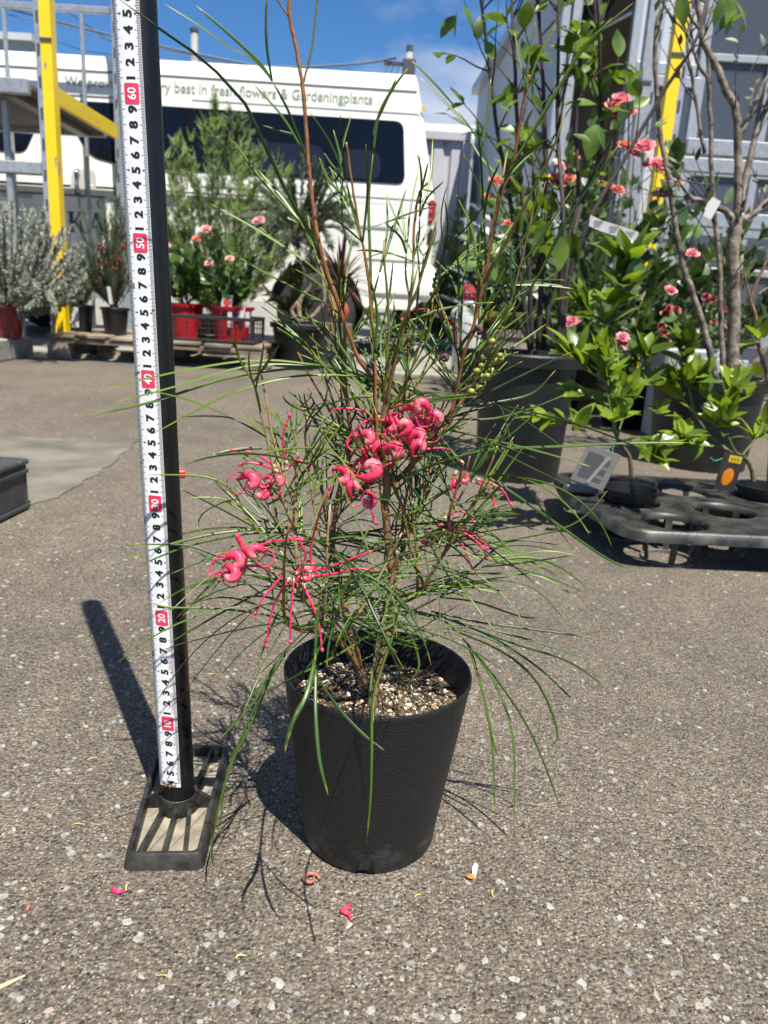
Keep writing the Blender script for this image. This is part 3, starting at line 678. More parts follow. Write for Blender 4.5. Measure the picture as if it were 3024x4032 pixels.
# foot: tapered open frame with a floor plate and ribs that fan out from the hub
W0, W1, L0, L1, HB = .030, .035, -.076, .086, .0145
def ringpts(w0, w1, l0, l1, r, z):
    P = [(-w0,l0),(w0,l0),(w1,l1),(-w1,l1)]; out = []
    for i in range(4):
        p0, p1, p2 = Vector(P[i-1]), Vector(P[i]), Vector(P[(i+1)%4]); a = (p0-p1).normalized()*r; c = (p2-p1).normalized()*r
        for k in range(6):
            u = k/5; q = (p1+a)*(1-u)**2+p1*2*u*(1-u)+(p1+c)*u*u; out.append(MS @ Vector((q.x,q.y,z)))
    return out
rings = [ringpts(W0+.0035,W1+.0035,L0-.0035,L1+.0035,.008,0), ringpts(W0+.0012,W1+.0012,L0-.0012,L1+.0012,.0075,HB-.0015), ringpts(W0,W1,L0,L1,.007,HB), ringpts(W0-.0030,W1-.0030,L0+.0030,L1-.0030,.006,HB), ringpts(W0-.0038,W1-.0038,L0+.0038,L1-.0038,.006,HB-.002), ringpts(W0-.0044,W1-.0044,L0+.0044,L1-.0044,.006,.004)]
mb = MB(); n_ = 24; mb.add([p for r_ in rings for p in r_], [(i*n_+k,i*n_+(k+1)%n_,(i+1)*n_+(k+1)%n_,(i+1)*n_+k) for i in range(5) for k in range(n_)])
foot = mb.build('foot_frame', BPL, ST, True); sharp(foot, 40)
mb = MB(); P = ringpts(W0-.0042,W1-.0042,L0+.0042,L1-.0042,.006,.003); mb.prism(P, (0,0,.001)); mb.build('floor_plate', mat('dusty_grey_plate', (.27,.245,.19), .85, .25, 50, .2, 300, col2=(.42,.37,.28), bdist=.002), foot)
def rib(x0, y0, x1, y1, wd=.0034, z0=HB-.001, z1=HB-.001):
    a, c = MS @ Vector((x0,y0,.0035)), MS @ Vector((x1,y1,.0035)); d = (c-a).normalized(); nn = Vector((-d.y,d.x,0))*wd/2
    b = MB(); up0, up1 = Vector((0,0,z0-.0035)), Vector((0,0,z1-.0035))
    b.add([a-nn,a+nn,c+nn,c-nn,a-nn+up0,a+nn+up0,c+nn+up1,c-nn+up1], [(0,3,2,1),(4,5,6,7),(0,1,5,4),(1,2,6,5),(2,3,7,6),(3,0,4,7)]); return b.build('rib', BPL, foot)
for x0, x1 in ((-.012,-.021),(0,-.001),(.012,.017)): rib(x0,-.016,x1,L0+.004)
for x0, x1 in ((-.012,-.021),(.012,.02)): rib(x0,.016,x1,L1-.004)
rib(-.015,.0,-W0-.000,.0,.005,HB+.008,HB-.002); rib(.015,.0,W0+.0,.0,.005,HB+.008,HB-.002)
mb = MB(); mb.lathe([(.0185,.0035),(.0178,.008),(.0168,.019),(.0163,.020),(.0152,.020),(.0152,.015),(0,.015)], seg=24, M=MS); mb.build('hub', BPL, foot, True)
# pole: rounded tube, a full metre tall
PR = .0150
top = PB+LEAN*1.06/LEAN.z
mb = MB(); mb.tube([PB+LEAN*.0155, PB+LEAN*.5, top-LEAN*.002, top], [PR,PR,PR,PR*.9], 28); sharp(mb.build('pole', BLK, ST, True), 50)
# tape: a gently bowed steel strip on the pole's near side
ux = Vector((1,0,0));  TW = .0098
fz = Vector((0,-1,0)).lerp(Vector((-.14,-1,0)),1).normalized(); tx = Vector((-fz.y,fz.x,0)).normalized()
def tp(u, z, out=0.0):            # u across the tape in metres from its middle, z the height that the tape reads
    b = PB+LEAN*(z/LEAN.z)
    bow = -.0011*(u/TW)**2
    return b+tx*(u)+fz*(PR+.0010+bow+out)
TAPE = mat('white_tape_enamel', (1.0,1.01,1.02), .36, .03, 60, coat=.2)
mb = MB(); zt_ = 1.05; zs = [.036+(zt_-.036)*i/60 for i in range(61)]; us = [-TW+2*TW*k/8 for k in range(9)]
mb.add([tp(u,z) for z in zs for u in us]+[tp(u,z,-.0006) for z in zs for u in us], [(i*9+k,i*9+k+1,(i+1)*9+k+1,(i+1)*9+k) for i in range(60) for k in range(8)]+[(549+i*9+k+1,549+i*9+k,549+(i+1)*9+k,549+(i+1)*9+k+1) for i in range(60) for k in range(8)]+[(i*9,(i+1)*9,549+(i+1)*9,549+i*9) for i in range(60)]+[((i+1)*9+8,i*9+8,549+i*9+8,549+(i+1)*9+8) for i in range(60)])
tape = mb.build('measuring_tape', TAPE, ST, True)
INK = mat('black_print', (.012,.012,.014), .5); RED = mat('red_print', (.95,.045,.13), .5); WHT = mat('white_print', (1.1,1.1,1.1), .5); INKG = mat('fine_graduations', (.06,.06,.075), .5)
def quad(b, u0, u1, z0, z1, out, n=1):
    vs = []; 
    for k in range(n+1):
        u = u0+(u1-u0)*k/n; vs += [tp(u,z0,out), tp(u,z1,out)]
    b.add(vs, [(2*k,2*k+2,2*k+3,2*k+1) for k in range(n)])
mb = MB()
for mm in range(40, 780):
    z = mm/1000; L_ = .0050 if mm % 10 == 0 else .0038 if mm % 5 == 0 else .0029; h = .00020
    quad(mb, -TW, -TW+L_, z-h, z+h, .00012); quad(mb, TW-L_*.8, TW, z-h, z+h, .00012)
mb.build('graduation', INKG, tape, kind='stuff')
def glyph(txt, z, size, m, out, par, name='numeral', bold=.0, sx=1.0, du=.0013, sc=1.0):
    v, f = text_mesh(txt, size, bold, align='CENTER', sx=sx)
    cx = (min(p.x for p in v)+max(p.x for p in v))/2; cy = (min(p.y for p in v)+max(p.y for p in v))/2
    b = MB(); b.add([tp(du-(p.y-cy), z+(p.x-cx), out) for p in v], f); return b.build(name, m, par)
for cmm in range(4, 77):
    z = cmm/100
    if cmm % 10 == 0:
        b = MB(); R0, R1, zz0, zz1 = -.0042, .0066, z-.0068, z+.0068; r_ = .0011
        vs = []; cols = [(0,.0010),(.0004,.0003),(.0011,0)]+[(.0011+(R1-R0-.0022)*k/6,0) for k in range(1,7)]+[(R1-R0-.0004,.0003),(R1-R0,.0010)]
        for du_, ins in cols: vs += [tp(R0+du_,zz0+ins,.00018), tp(R0+du_,zz1-ins,.00018)]
        b.add(vs, [(2*k,2*k+2,2*k+3,2*k+1) for k in range(len(cols)-1)])
        tg = b.build('red_numeral_block', RED, tape); glyph(str(cmm), z, .0086, WHT, .00034, tape, bold=.00016, sx=.95, du=.0012)
    else:
        glyph(str(cmm % 10), z, .0086, INK, .0002, tape, bold=.00040, sx=1.10)
    if cmm % 10 == 5:
        for u0, s_ in ((-.0049,1),(.0074,-1)):
            b = MB(); b.add([tp(u0-.0000,z,.0002) if False else tp(u0+s_*.0,z+.0008,.0002), tp(u0,z-.0008,.0002), tp(u0-s_*.0015*-1,z,.0002)], [(0,1,2)]); b.build('pointer_mark', INK, tape)
for t_, z, sz in (('DENESS',.158,.0036),('@',.143,.0034),('JIS',.128,.003),('Osaka',.115,.003),('1 k 5.5 m',.082,.003)):
    glyph(t_, z, sz, mat('faded_red_print', (.75,.30,.33), .5), .0002, tape, 'small_print', du=.0062)
# rust at the cut end and in a few spots
RUST = mat('rust', (.25,.09,.025), .9, .5, 400, .5, 900, col2=(.45,.23,.08), bdist=.001)
rr = random.Random(3)
for zc, uc, n, sp in ((.0385,0,42,1.0),(.166,-.0078,7,.2),(.335,-.0078,3,.15),(.405,-.0074,5,.2),(.45,.0076,4,.2),(.47,-.0074,5,.2)):
    b = MB()
    for k in range(n):
        u, z = uc+rr.uniform(-TW,TW)*.9*sp, zc+rr.uniform(-.0026,.0030)*(1.0 if sp == 1 else .9)
        u = max(-TW*.97, min(TW*.97, u)); r_ = rr.uniform(.0004,.0012)
        pl = [(u+r_*math.cos(a)*rr.uniform(.6,1.2), z+r_*math.sin(a)*rr.uniform(.6,1.2)) for a in [i*6.283/6 for i in range(6)]]
        b.add([tp(max(-TW,min(TW,q[0])),q[1],.00025+.00006*k) for q in pl], [tuple(range(6))])
    b.build('rust_spot', RUST, tape, kind='stuff')
# ------------------------------------------------------------------ the potted shrub in front
PC = Vector((.003,.606,0)); PLANT = thing('potted_shrub', 'spidery pink-flowered shrub with needle leaves in a round black pot', 'potted plant', PC)
def pot_mat():
    m = bpy.data.materials.new('black_pot_plastic'); m.use_nodes = True; n = m.node_tree.nodes; l = m.node_tree.links
    b = n['Principled BSDF']; b.inputs['Roughness'].default_value = .5; b.inputs['Specular IOR Level'].default_value = .45
    g = n.new('ShaderNodeNewGeometry'); mp_ = n.new('ShaderNodeMapping'); mp_.inputs['Scale'].default_value = (1,1,3.0); l.new(g.outputs['Position'], mp_.inputs[0])
    v = n.new('ShaderNodeTexNoise'); v.inputs['Scale'].default_value = 260; v.inputs['Detail'].default_value = 4; l.new(mp_.outputs[0], v.inputs['Vector'])
    bp = n.new('ShaderNodeBump'); bp.inputs['Strength'].default_value = .8; bp.inputs['Distance'].default_value = .0014; l.new(v.outputs['Fac'], bp.inputs['Height']); l.new(bp.outputs[0], b.inputs['Normal'])
    # dust towards the foot of the pot (splash) and scuffs
    d = n.new('ShaderNodeTexNoise'); d.inputs['Scale'].default_value = 38; d.inputs['Detail'].default_value = 8; d.inputs['Roughness'].default_value = .65; l.new(g.outputs['Position'], d.inputs['Vector'])
    sp = n.new('ShaderNodeSeparateXYZ'); l.new(g.outputs['Position'], sp.inputs[0])
    mr = n.new('ShaderNodeMapRange'); mr.inputs['From Min'].default_value = .05; mr.inputs['From Max'].default_value = 0; mr.inputs['To Min'].default_value = -.08; mr.inputs['To Max'].default_value = .14; l.new(sp.outputs[2], mr.inputs['Value'])
    ad = n.new('ShaderNodeMath'); l.new(d.outputs['Fac'], ad.inputs[0]); l.new(mr.outputs[0], ad.inputs[1])
    r = n.new('ShaderNodeValToRGB'); e = r.color_ramp.elements; e[0].position = .54; e[0].color = (.007,.0075,.0085,1); e[1].position = .84; e[1].color = (.055,.054,.051,1)
    l.new(ad.outputs[0], r.inputs[0]); l.new(r.outputs[0], b.inputs['Base Color'])
    return m
POTM = pot_mat()
RT, RB, ZRIM = .0812, .0600, .163
mb = MB(); SEG = 96
prof = [(RB-.006,.003),(RB-.002,0),(RB,.004),(RB+.0015,.02),(RT-.0012,.154),(RT-.0008,.1565),(RT-.0002,.158),(RT,ZRIM-.0008),(RT-.0004,ZRIM),(RT-.0016,ZRIM),(RT-.0022,ZRIM-.002),(RT-.004,.140),(RT-.006,.128)]
mb.lathe(prof, PC, SEG)
# three drain notches in the foot
for c in (-1.60,.5,2.6):
    for i in range(SEG):
        a = 2*math.pi*i/SEG; dlt = abs((a-c+math.pi) % (2*math.pi)-math.pi)
        if dlt < .11:
            for ring in (0,1,2):
                x, y, z = mb.v[ring*SEG+i]; mb.v[ring*SEG+i] = (x,y,.0055 if dlt < .075 else .003)
mb.f = [f for f in mb.f if len(f) == 4]; mb.m = [0]*len(mb.f)
sharp(mb.build('pot', POTM, PLANT, True), 50)
pot = PLANT.children[0]
mb = MB(); mb.lathe([(0,.004),(RB-.004,.0041)], PC, 48); mb.build('pot_base', POTM, pot)
# soil: uneven disc with perlite, bark and grit
rr = random.Random(21); ZS = .130
def soilz(x, y): return ZS+.004*math.sin(x*70+1)*math.cos(y*60)+.006*math.exp(-((x-.0)**2+(y-.0)**2)/.0007)-.0*x
mb = MB(); vs = [PC+Vector((0,0,soilz(0,0)))]; nr, na = 14, 48
for i in range(1,nr+1):
    r_ = (RT-.0055)*i/nr
    for k in range(na):
        a = 2*math.pi*k/na; x, y = r_*math.cos(a), r_*math.sin(a); vs.append(PC+Vector((x,y,soilz(x,y)+rr.uniform(-.0012,.0012))))
fs = [(0,1+k,1+(k+1)%na) for k in range(na)]+[(1+i*na+k,1+(i+1)*na+k,1+(i+1)*na+(k+1)%na,1+i*na+(k+1)%na) for i in range(nr-1) for k in range(na)]
mb.add(vs, fs); soil = mb.build('soil', mat('potting_soil', (.075,.045,.024), .95, .5, 220, .9, 500, col2=(.26,.175,.095), bdist=.004), PLANT, True)
PERL = [mat('perlite', (.85,.82,.74), .8, .12, 400, .4, 700, bdist=.001), mat('pumice', (.66,.50,.28), .9, .25, 400, .4, 700, bdist=.001), mat('bark_bit', (.10,.052,.025), .9, .4, 300), mat('pale_grit', (.58,.50,.36), .85, .3, 400)]
gm = []
for k in range(6):
    b = MB(); b.blob((0,0,0), (1,rr.uniform(.6,1),rr.uniform(.5,.8)), 0, k+40, .28, (4,6)); gm.append([b.mesh('soil_crumb', m) for m in PERL])
for _ in range(230):
    a, q = rr.uniform(0,6.283), math.sqrt(rr.random())*(RT-.009); x, y = q*math.cos(a), q*math.sin(a); t_ = rr.random(); kind = 0 if t_ < .27 else 1 if t_ < .62 else 2 if t_ < .76 else 3
    r_ = rr.uniform(.0014,.0037) if kind != 2 else rr.uniform(.002,.006)
    M = Matrix.Translation(PC+Vector((x,y,soilz(x,y)+r_*.3))) @ Matrix.Rotation(rr.uniform(0,6.28),4,'Z') @ Matrix.Rotation(rr.uniform(-.4,.4),4,'X') @ Matrix.Diagonal((r_*(1.5 if kind == 2 else 1),r_*.8,r_*(.45 if kind == 2 else .8),1))
    inst('soil_crumb', gm[rr.randrange(6)][kind], soil, M)
mb = MB()
for _ in range(1500):
    a, q = rr.uniform(0,6.283), math.sqrt(rr.random())*(RT-.008); x, y = q*math.cos(a), q*math.sin(a); r_ = rr.uniform(.0006,.0015)
    mb.blob(PC+Vector((x,y,soilz(x,y)+r_*.4)), (r_,r_*.8,r_*.7), rr.choice((0,1,1,2,3,3)), _, .3, (3,5))
mb.build('fine_grit', PERL, soil, kind='stuff')
# ---- stems, traced as 3-D limbs: points are (bearing x, bearing y, distance)
def sm(name, lo, hi, sc=60): return mat(name, lo, .55, .0, sc, .35, 300, col2=hi, bdist=.0012)
BARK = sm('tan_bark', (.16,.075,.034), (.38,.22,.12)); BROWN = sm('brown_stem', (.13,.05,.018), (.26,.115,.042)); ORNG = sm('orange_stem', (.25,.085,.022), (.40,.17,.05)); OLIV = sm('olive_stem', (.16,.14,.02), (.27,.23,.05)); STRAW = sm('straw_stem', (.33,.20,.07), (.50,.36,.16))
STEMS = []
def stem(name, pts, r0, r1, m, fork=True):
    P = smoothpath([sat(*p) for p in pts], max(8, 6*len(pts))); n = len(P)
    P = [p+Vector((rr.uniform(-1,1),rr.uniform(-1,1),0))*(.00025 if 0 < i < n-1 else 0) for i, p in enumerate(P)]
    r0, r1 = r0*.60, r1*.85; rad = [r0+(r1-r0)*i/(n-1) for i in range(n)]
    for i in range(3, n-1, 5): rad[i] *= 1.10          # leaf nodes
    mb = MB(); mb.tube(P, rad, 9); o = mb.build(name, m, PLANT, True); STEMS.append((P, rad)); return o
Y0 = .606
stem('trunk', [(800,1545,.590),(812,1470,.596),(830,1405,.602),(848,1310,.606),(846,1240,.606),(838,1160,.606),(833,1095,.606),(835,1042,.606),(830,925,.604),(838,840,.602),(848,778,.601)], .0068,.0030, BARK)
stem('branch', [(838,842,.602),(815,818,.600),(776,777,.598),(747,702,.594),(705,583,.592),(692,540,.590),(679,467,.588),(669,384,.586),(665,331,.585),(655,198,.583),(639,99,.581),(626,36,.580),(627,-60,.578)], .0028,.0015, ORNG)
stem('branch', [(655,180,.583),(672,110,.580),(685,0,.577),(690,-40,.576)], .0012,.0008, OLIV)
stem('branch', [(626,40,.580),(600,0,.579),(585,-30,.578)], .0011,.0007, BROWN)
stem('branch', [(836,1042,.606),(860,1034,.607),(895,998,.610),(931,962,.613),(966,919,.615),(994,871,.617),(1020,830,.618),(1050,775,.618)], .0040,.0016, BROWN)
stem('branch', [(968,915,.615),(985,850,.612),(996,787,.606),(1024,698,.598),(1048,592,.590),(1078,438,.582),(1109,348,.576),(1133,211,.570),(1143,162,.568)], .0024,.0012, ORNG)
stem('branch', [(836,1100,.606),(850,1000,.616),(868,900,.622),(880,800,.624),(884,665,.622),(892,583,.620),(895,490,.618),(905,420,.616),(924,394,.615)], .0020,.0010, ORNG)
stem('branch', [(838,1160,.606),(820,1050,.598),(812,880,.592),(810,781,.590),(801,665,.588),(791,569,.586),(771,464,.584),(755,360,.582),(748,307,.581)], .0020,.0009, ORNG)
stem('trunk', [(790,1500,.600),(764,1393,.612),(748,1326,.618),(736,1266,.622),(725,1214,.624),(718,1160,.626),(735,1050,.628),(757,970,.628),(752,887,.626),(745,820,.624),(745,748,.622),(742,672,.620)], .0058,.0012, BARK)
stem('branch', [(792,1480,.594),(756,1413,.586),(725,1377,.580),(693,1342,.576),(661,1294,.570),(637,1258,.568)], .0042,.0026, BARK)
stem('branch', [(661,1300,.571),(645,1240,.568),(639,1185,.566),(639,1086,.565),(641,1006,.565),(643,978,.565)], .0024,.0014, STRAW)
stem('branch', [(735,1388,.582),(690,1368,.572),(650,1362,.564),(629,1353,.562),(609,1342,.560)], .0026,.0014, BROWN)
stem('branch', [(850,1310,.606),(863,1306,.604),(907,1274,.598),(947,1215,.594),(967,1173,.592),(970,1113,.590),(990,1045,.590),(1000,1000,.590)], .0026,.0012, BROWN)
stem('branch', [(852,1255,.606),(870,1190,.612),(890,1130,.618),(915,1090,.622),(916,1010,.622)], .0032,.0016, OLIV)
stem('branch', [(640,1180,.566),(600,1130,.560),(575,1085,.556)], .0015,.0009, STRAW)
stem('branch', [(800,1500,.594),(815,1400,.590),(826,1330,.586),(845,1260,.584),(860,1200,.582)], .0032,.0016, BARK)
stem('branch', [(780,1440,.588),(770,1395,.584),(740,1360,.580),(680,1300,.576)], .0022,.0010, BROWN)
stem('branch', [(996,787,.606),(968,700,.610),(946,640,.612),(936,600,.612)], .0014,.0008, STRAW)
stem('branch', [(1088,706,.585),(1125,572,.578),(1155,439,.572),(1166,390,.570)], .0011,.0008, OLIV)
stem('branch', [(1066,742,.586),(1088,706,.585)], .0010,.0010, OLIV)
stem('branch', [(940,1190,.594),(975,1120,.600),(1000,1060,.604),(1022,1030,.606)], .0014,.0009, STRAW)
stem('branch', [(726,1214,.624),(690,1150,.616),(672,1050,.612),(660,950,.610),(664,900,.610)], .0018,.0010, STRAW)

for k in range(38):      # slender side shoots
    P, rad = rr.choice(STEMS[:14]); i = rr.randrange(len(P)//4, len(P)-1)
    if not .19 < P[i].z < .50: continue
    d = Vector((rr.uniform(-.5,.5),rr.uniform(-.5,.4),1)).normalized(); q = P[i].copy(); Q = [q.copy()]
    for j in range(7): q = q+d*rr.uniform(.012,.02); d = (d+Vector((rr.uniform(-.12,.12),rr.uniform(-.12,.12),.05))).normalized(); Q.append(q.copy())
    mb = MB(); mb.tube(Q, [.0014-.0001*j for j in range(8)], 7); mb.build('twig', rr.choice((ORNG,OLIV,STRAW,BROWN)), PLANT, True); STEMS.append((Q,[.001]*8))
# ---- leaves: each a forked fan of narrow lobes
def leaf_mat(name, dark, lite, tipc):
    m = bpy.data.materials.new(name); m.use_nodes = True; n = m.node_tree.nodes; l = m.node_tree.links
    b = n['Principled BSDF']; b.inputs['Roughness'].default_value = .42; b.inputs['Specular IOR Level'].default_value = .45
    oi = n.new('ShaderNodeObjectInfo'); mx_ = n.new('ShaderNodeMix'); mx_.data_type = 'RGBA'; mx_.inputs['A'].default_value = (*dark,1); mx_.inputs['B'].default_value = (*lite,1)
    g = n.new('ShaderNodeNewGeometry'); z = n.new('ShaderNodeTexNoise'); z.inputs['Scale'].default_value = 45; l.new(g.outputs['Position'], z.inputs['Vector'])
    ad = n.new('ShaderNodeMath'); ad.operation = 'MULTIPLY_ADD'; l.new(oi.outputs['Random'], ad.inputs[0]); ad.inputs[1].default_value = .8; 
    sb = n.new('ShaderNodeMath'); sb.operation = 'SUBTRACT'; l.new(z.outputs['Fac'], sb.inputs[0]); sb.inputs[1].default_value = .42; l.new(sb.outputs[0], ad.inputs[2]); ad.use_clamp = True
    l.new(ad.outputs[0], mx_.inputs['Factor'])
    at_ = n.new('ShaderNodeAttribute'); at_.attribute_name = 'tip'; r = n.new('ShaderNodeValToRGB'); r.color_ramp.elements[0].position = .88; r.color_ramp.elements[1].position = .98; l.new(at_.outputs['Fac'], r.inputs[0])
    m2 = n.new('ShaderNodeMix'); m2.data_type = 'RGBA'; l.new(r.outputs[0], m2.inputs['Factor']); l.new(mx_.outputs['Result'], m2.inputs['A']); m2.inputs['B'].default_value = (*tipc,1)
    l.new(m2.outputs['Result'], b.inputs['Base Color'])
    t = n.new('ShaderNodeBsdfTranslucent'); l.new(m2.outputs['Result'], t.inputs['Color']); ms = n.new('ShaderNodeMixShader'); ms.inputs[0].default_value = .18
    l.new(b.outputs[0], ms.inputs[1]); l.new(t.outputs[0], ms.inputs[2]); l.new(ms.outputs[0], n['Material Output'].inputs[0])
    return m
LEAFM = leaf_mat('needle_leaf', (.016,.052,.011), (.10,.17,.02), (.30,.25,.02))
LEAFB = leaf_mat('bright_needle_leaf', (.065,.135,.014), (.14,.21,.022), (.34,.27,.02))
GAP = .0
def lobe(mb, P, w, tipdry=True):
    n = len(P); rad = []
    for i in range(n):
        u = i/(n-1); q = .72+.28*math.sin(math.pi*min(1,u*1.15)) if u < .86 else (1-u)/.14*.72*1.0+.10
        rad.append(w*.5*max(.08,q))
    # flat strip, slightly folded along its midrib
    t0 = (P[1]-P[0]).normalized(); side = t0.cross(Vector((rr.uniform(-.5,.5),-1,rr.uniform(-.2,.9)))).normalized()
    vs, at_ = [], []
    for i in range(n):
        t = (P[min(i+1,n-1)]-P[max(i-1,0)]).normalized(); side = (side-t*side.dot(t)).normalized(); up = side.cross(t)
        r_ = rad[i]
        vs += [P[i]-side*r_+up*r_*.30, P[i]+up*-r_*.10-side*r_*.35, P[i]+up*r_*.12, P[i]+up*-r_*.10+side*r_*.35, P[i]+side*r_+up*r_*.30, P[i]-up*r_*.55]
        at_ += [i/(n-1) if tipdry else 0.0]*6
    mb.add(vs, [(i*6+k,i*6+(k+1)%6,(i+1)*6+(k+1)%6,(i+1)*6+k) for i in range(n-1) for k in range(6)]+[tuple(range(6))[::-1],tuple(range((n-1)*6,n*6))], 0, at_)
LEAFCOUNT = 0
def leaf(lobes, w=.0024, m=LEAFM, n=14):
    """lobes: lists of (x,y,distance) in bearing units; the first point of each is the fork it leaves from"""
    mb = MB()
    for L in lobes: lobe(mb, smoothpath([sat(*p) for p in L], n), w*.92*rr.uniform(.8,1.1))
    return mb.build('leaf', m, PLANT, True, True)
# left, reaching across the tape
leaf([[(835,848,.600),(791,814,.590),(692,789,.575)],[(692,789,.575),(560,778,.563),(400,800,.552),(205,846,.545)],[(692,789,.575),(540,790,.560),(380,835,.548),(240,872,.540)],[(692,789,.575),(500,815,.565),(330,868,.556),(183,899,.550)],[(791,814,.590),(650,812,.575),(500,850,.560),(331,937,.550)]], .0021)
leaf([[(600,1190,.560),(560,1150,.556),(530,1110,.552)],[(530,1110,.552),(500,1058,.548),(440,1030,.545),(322,1025,.540)],[(530,1110,.552),(510,1078,.550),(450,1100,.545),(428,1130,.545),(445,1165,.545)],[(525,1100,.552),(505,1088,.550),(470,1075,.545),(405,1075,.54)]], .0018, LEAFB)
leaf([[(640,1240,.566),(560,1215,.556)],[(560,1215,.556),(470,1200,.550),(400,1178,.548),(274,1176,.545)],[(620,1150,.566),(520,1155,.558),(400,1182,.550),(293,1224,.545)],[(560,1215,.556),(480,1195,.552),(430,1215,.545),(368,1240,.542)]], .0018)
leaf([[(650,1275,.568),(610,1255,.560),(520,1240,.552),(420,1262,.545),(343,1303,.540)],[(610,1255,.560),(540,1290,.555),(440,1345,.548),(363,1391,.545)]], .0023, LEAFB)
leaf([[(690,1365,.572),(640,1350,.560),(560,1325,.552),(450,1314,.545),(365,1312,.540),(316,1299,.537)],[(640,1350,.560),(560,1308,.556),(480,1290,.555),(392,1308,.552)]], .0020)
leaf([[(700,1330,.570),(690,1345,.560),(620,1410,.548)],[(620,1410,.548),(565,1480,.540),(510,1536,.535)],[(620,1410,.548),(560,1500,.538),(520,1550,.532),(471,1600,.528)],[(640,1385,.550),(590,1440,.545),(555,1520,.538),(500,1640,.530),(478,1750,.526),(478,1812,.524)],[(590,1450,.545),(545,1560,.536),(500,1650,.528),(465,1780,.520),(451,1881,.516)]], .0020)
leaf([[(630,1260,.566),(605,1310,.558),(575,1385,.552),(551,1454,.549)]], .0019, LEAFB)
# front, hanging over the rim
leaf([[(690,1290,.560),(684,1360,.500),(680,1425,.462)],[(680,1425,.462),(662,1500,.440),(628,1570,.428),(615,1626,.422)],[(682,1445,.458),(682,1540,.438),(690,1640,.424),(709,1718,.416)],[(684,1462,.455),(735,1535,.436),(790,1592,.424),(830,1621,.418)],[(684,1400,.475),(668,1490,.446),(640,1540,.432),(622,1600,.424)]], .0029)
leaf([[(870,1290,.570),(850,1370,.510),(825,1440,.465),(805,1520,.435),(803,1640,.415),(800,1730,.405),(791,1826,.400)]], .0029, LEAFB)
leaf([[(840,1260,.580),(855,1340,.555),(800,1370,.550),(720,1420,.545),(600,1480,.538)],[(855,1340,.555),(890,1380,.556),(905,1440,.556),(880,1480,.556)],[(830,1330,.56),(810,1420,.545),(800,1500,.530),(808,1560,.520)]], .0022)
leaf([[(700,1240,.560),(720,1330,.545),(690,1400,.535),(655,1450,.530),(560,1500,.526)],[(705,1300,.55),(760,1340,.548),(830,1370,.546),(905,1395,.545)]], .0022)
# right, arching out and down
leaf([[(860,1320,.610),(900,1325,.612),(965,1345,.614),(1010,1390,.612)],[(1010,1390,.612),(1040,1490,.605),(1062,1600,.600),(1070,1790,.598)],[(1010,1390,.612),(1070,1480,.608),(1108,1600,.604),(1110,1822,.600)],[(1000,1380,.612),(1060,1450,.604),(1135,1560,.598),(1182,1665,.594),(1213,1756,.592)],[(990,1365,.614),(1090,1410,.612),(1165,1480,.610),(1205,1585,.608),(1178,1618,.607)],[(1020,1410,.61),(1045,1510,.612),(1062,1590,.612),(1080,1650,.612)]], .0024)
leaf([[(860,1310,.606),(960,1335,.604)],[(960,1335,.604),(1080,1365,.600),(1200,1400,.596),(1307,1438,.592)],[(960,1335,.604),(1110,1390,.604),(1230,1430,.604),(1322,1496,.604)],[(940,1325,.604),(1060,1375,.606),(1160,1440,.610),(1225,1500,.612),(1232,1510,.612)],[(930,1320,.604),(1040,1345,.598),(1150,1360,.594),(1300,1380,.588)]], .0022)
leaf([[(880,1300,.606),(960,1260,.610),(1040,1225,.612)],[(1040,1225,.612),(1120,1205,.616),(1200,1220,.618),(1287,1283,.620)],[(1040,1225,.612),(1130,1215,.606),(1245,1198,.600)],[(1000,1240,.610),(1110,1240,.602),(1180,1250,.596),(1255,1300,.590)]], .0021)
leaf([[(870,1330,.600),(950,1290,.590)],[(950,1290,.590),(1050,1255,.584),(1150,1270,.580),(1240,1360,.576)],[(950,1290,.590),(1030,1300,.580),(1120,1330,.574),(1165,1335,.570)],[(950,1290,.590),(1010,1240,.59),(1100,1170,.59),(1225,1180,.592)]], .0020)
leaf([[(840,1075,.600),(900,1020,.585),(960,995,.572)],[(960,995,.572),(1050,972,.560),(1200,965,.545),(1350,958,.535),(1492,956,.530)],[(960,995,.572),(1060,1035,.566),(1200,1130,.560),(1300,1200,.558),(1374,1237,.556)],[(900,1020,.585),(980,1080,.580),(1060,1150,.575),(1105,1190,.572)]], .0022)
leaf([[(905,1180,.600),(1000,1178,.594),(1100,1167,.590),(1215,1142,.585),(1270,1110,.582),(1312,1060,.580)],[(1000,1178,.594),(1080,1200,.592),(1180,1190,.59),(1245,1200,.59)]], .0019)
leaf([[(960,900,.612),(1060,845,.606),(1150,800,.602),(1236,760,.598)],[(960,905,.612),(1060,905,.612),(1140,885,.61),(1228,850,.608)],[(980,880,.610),(1070,870,.618),(1150,850,.622),(1200,800,.624)]], .0021)
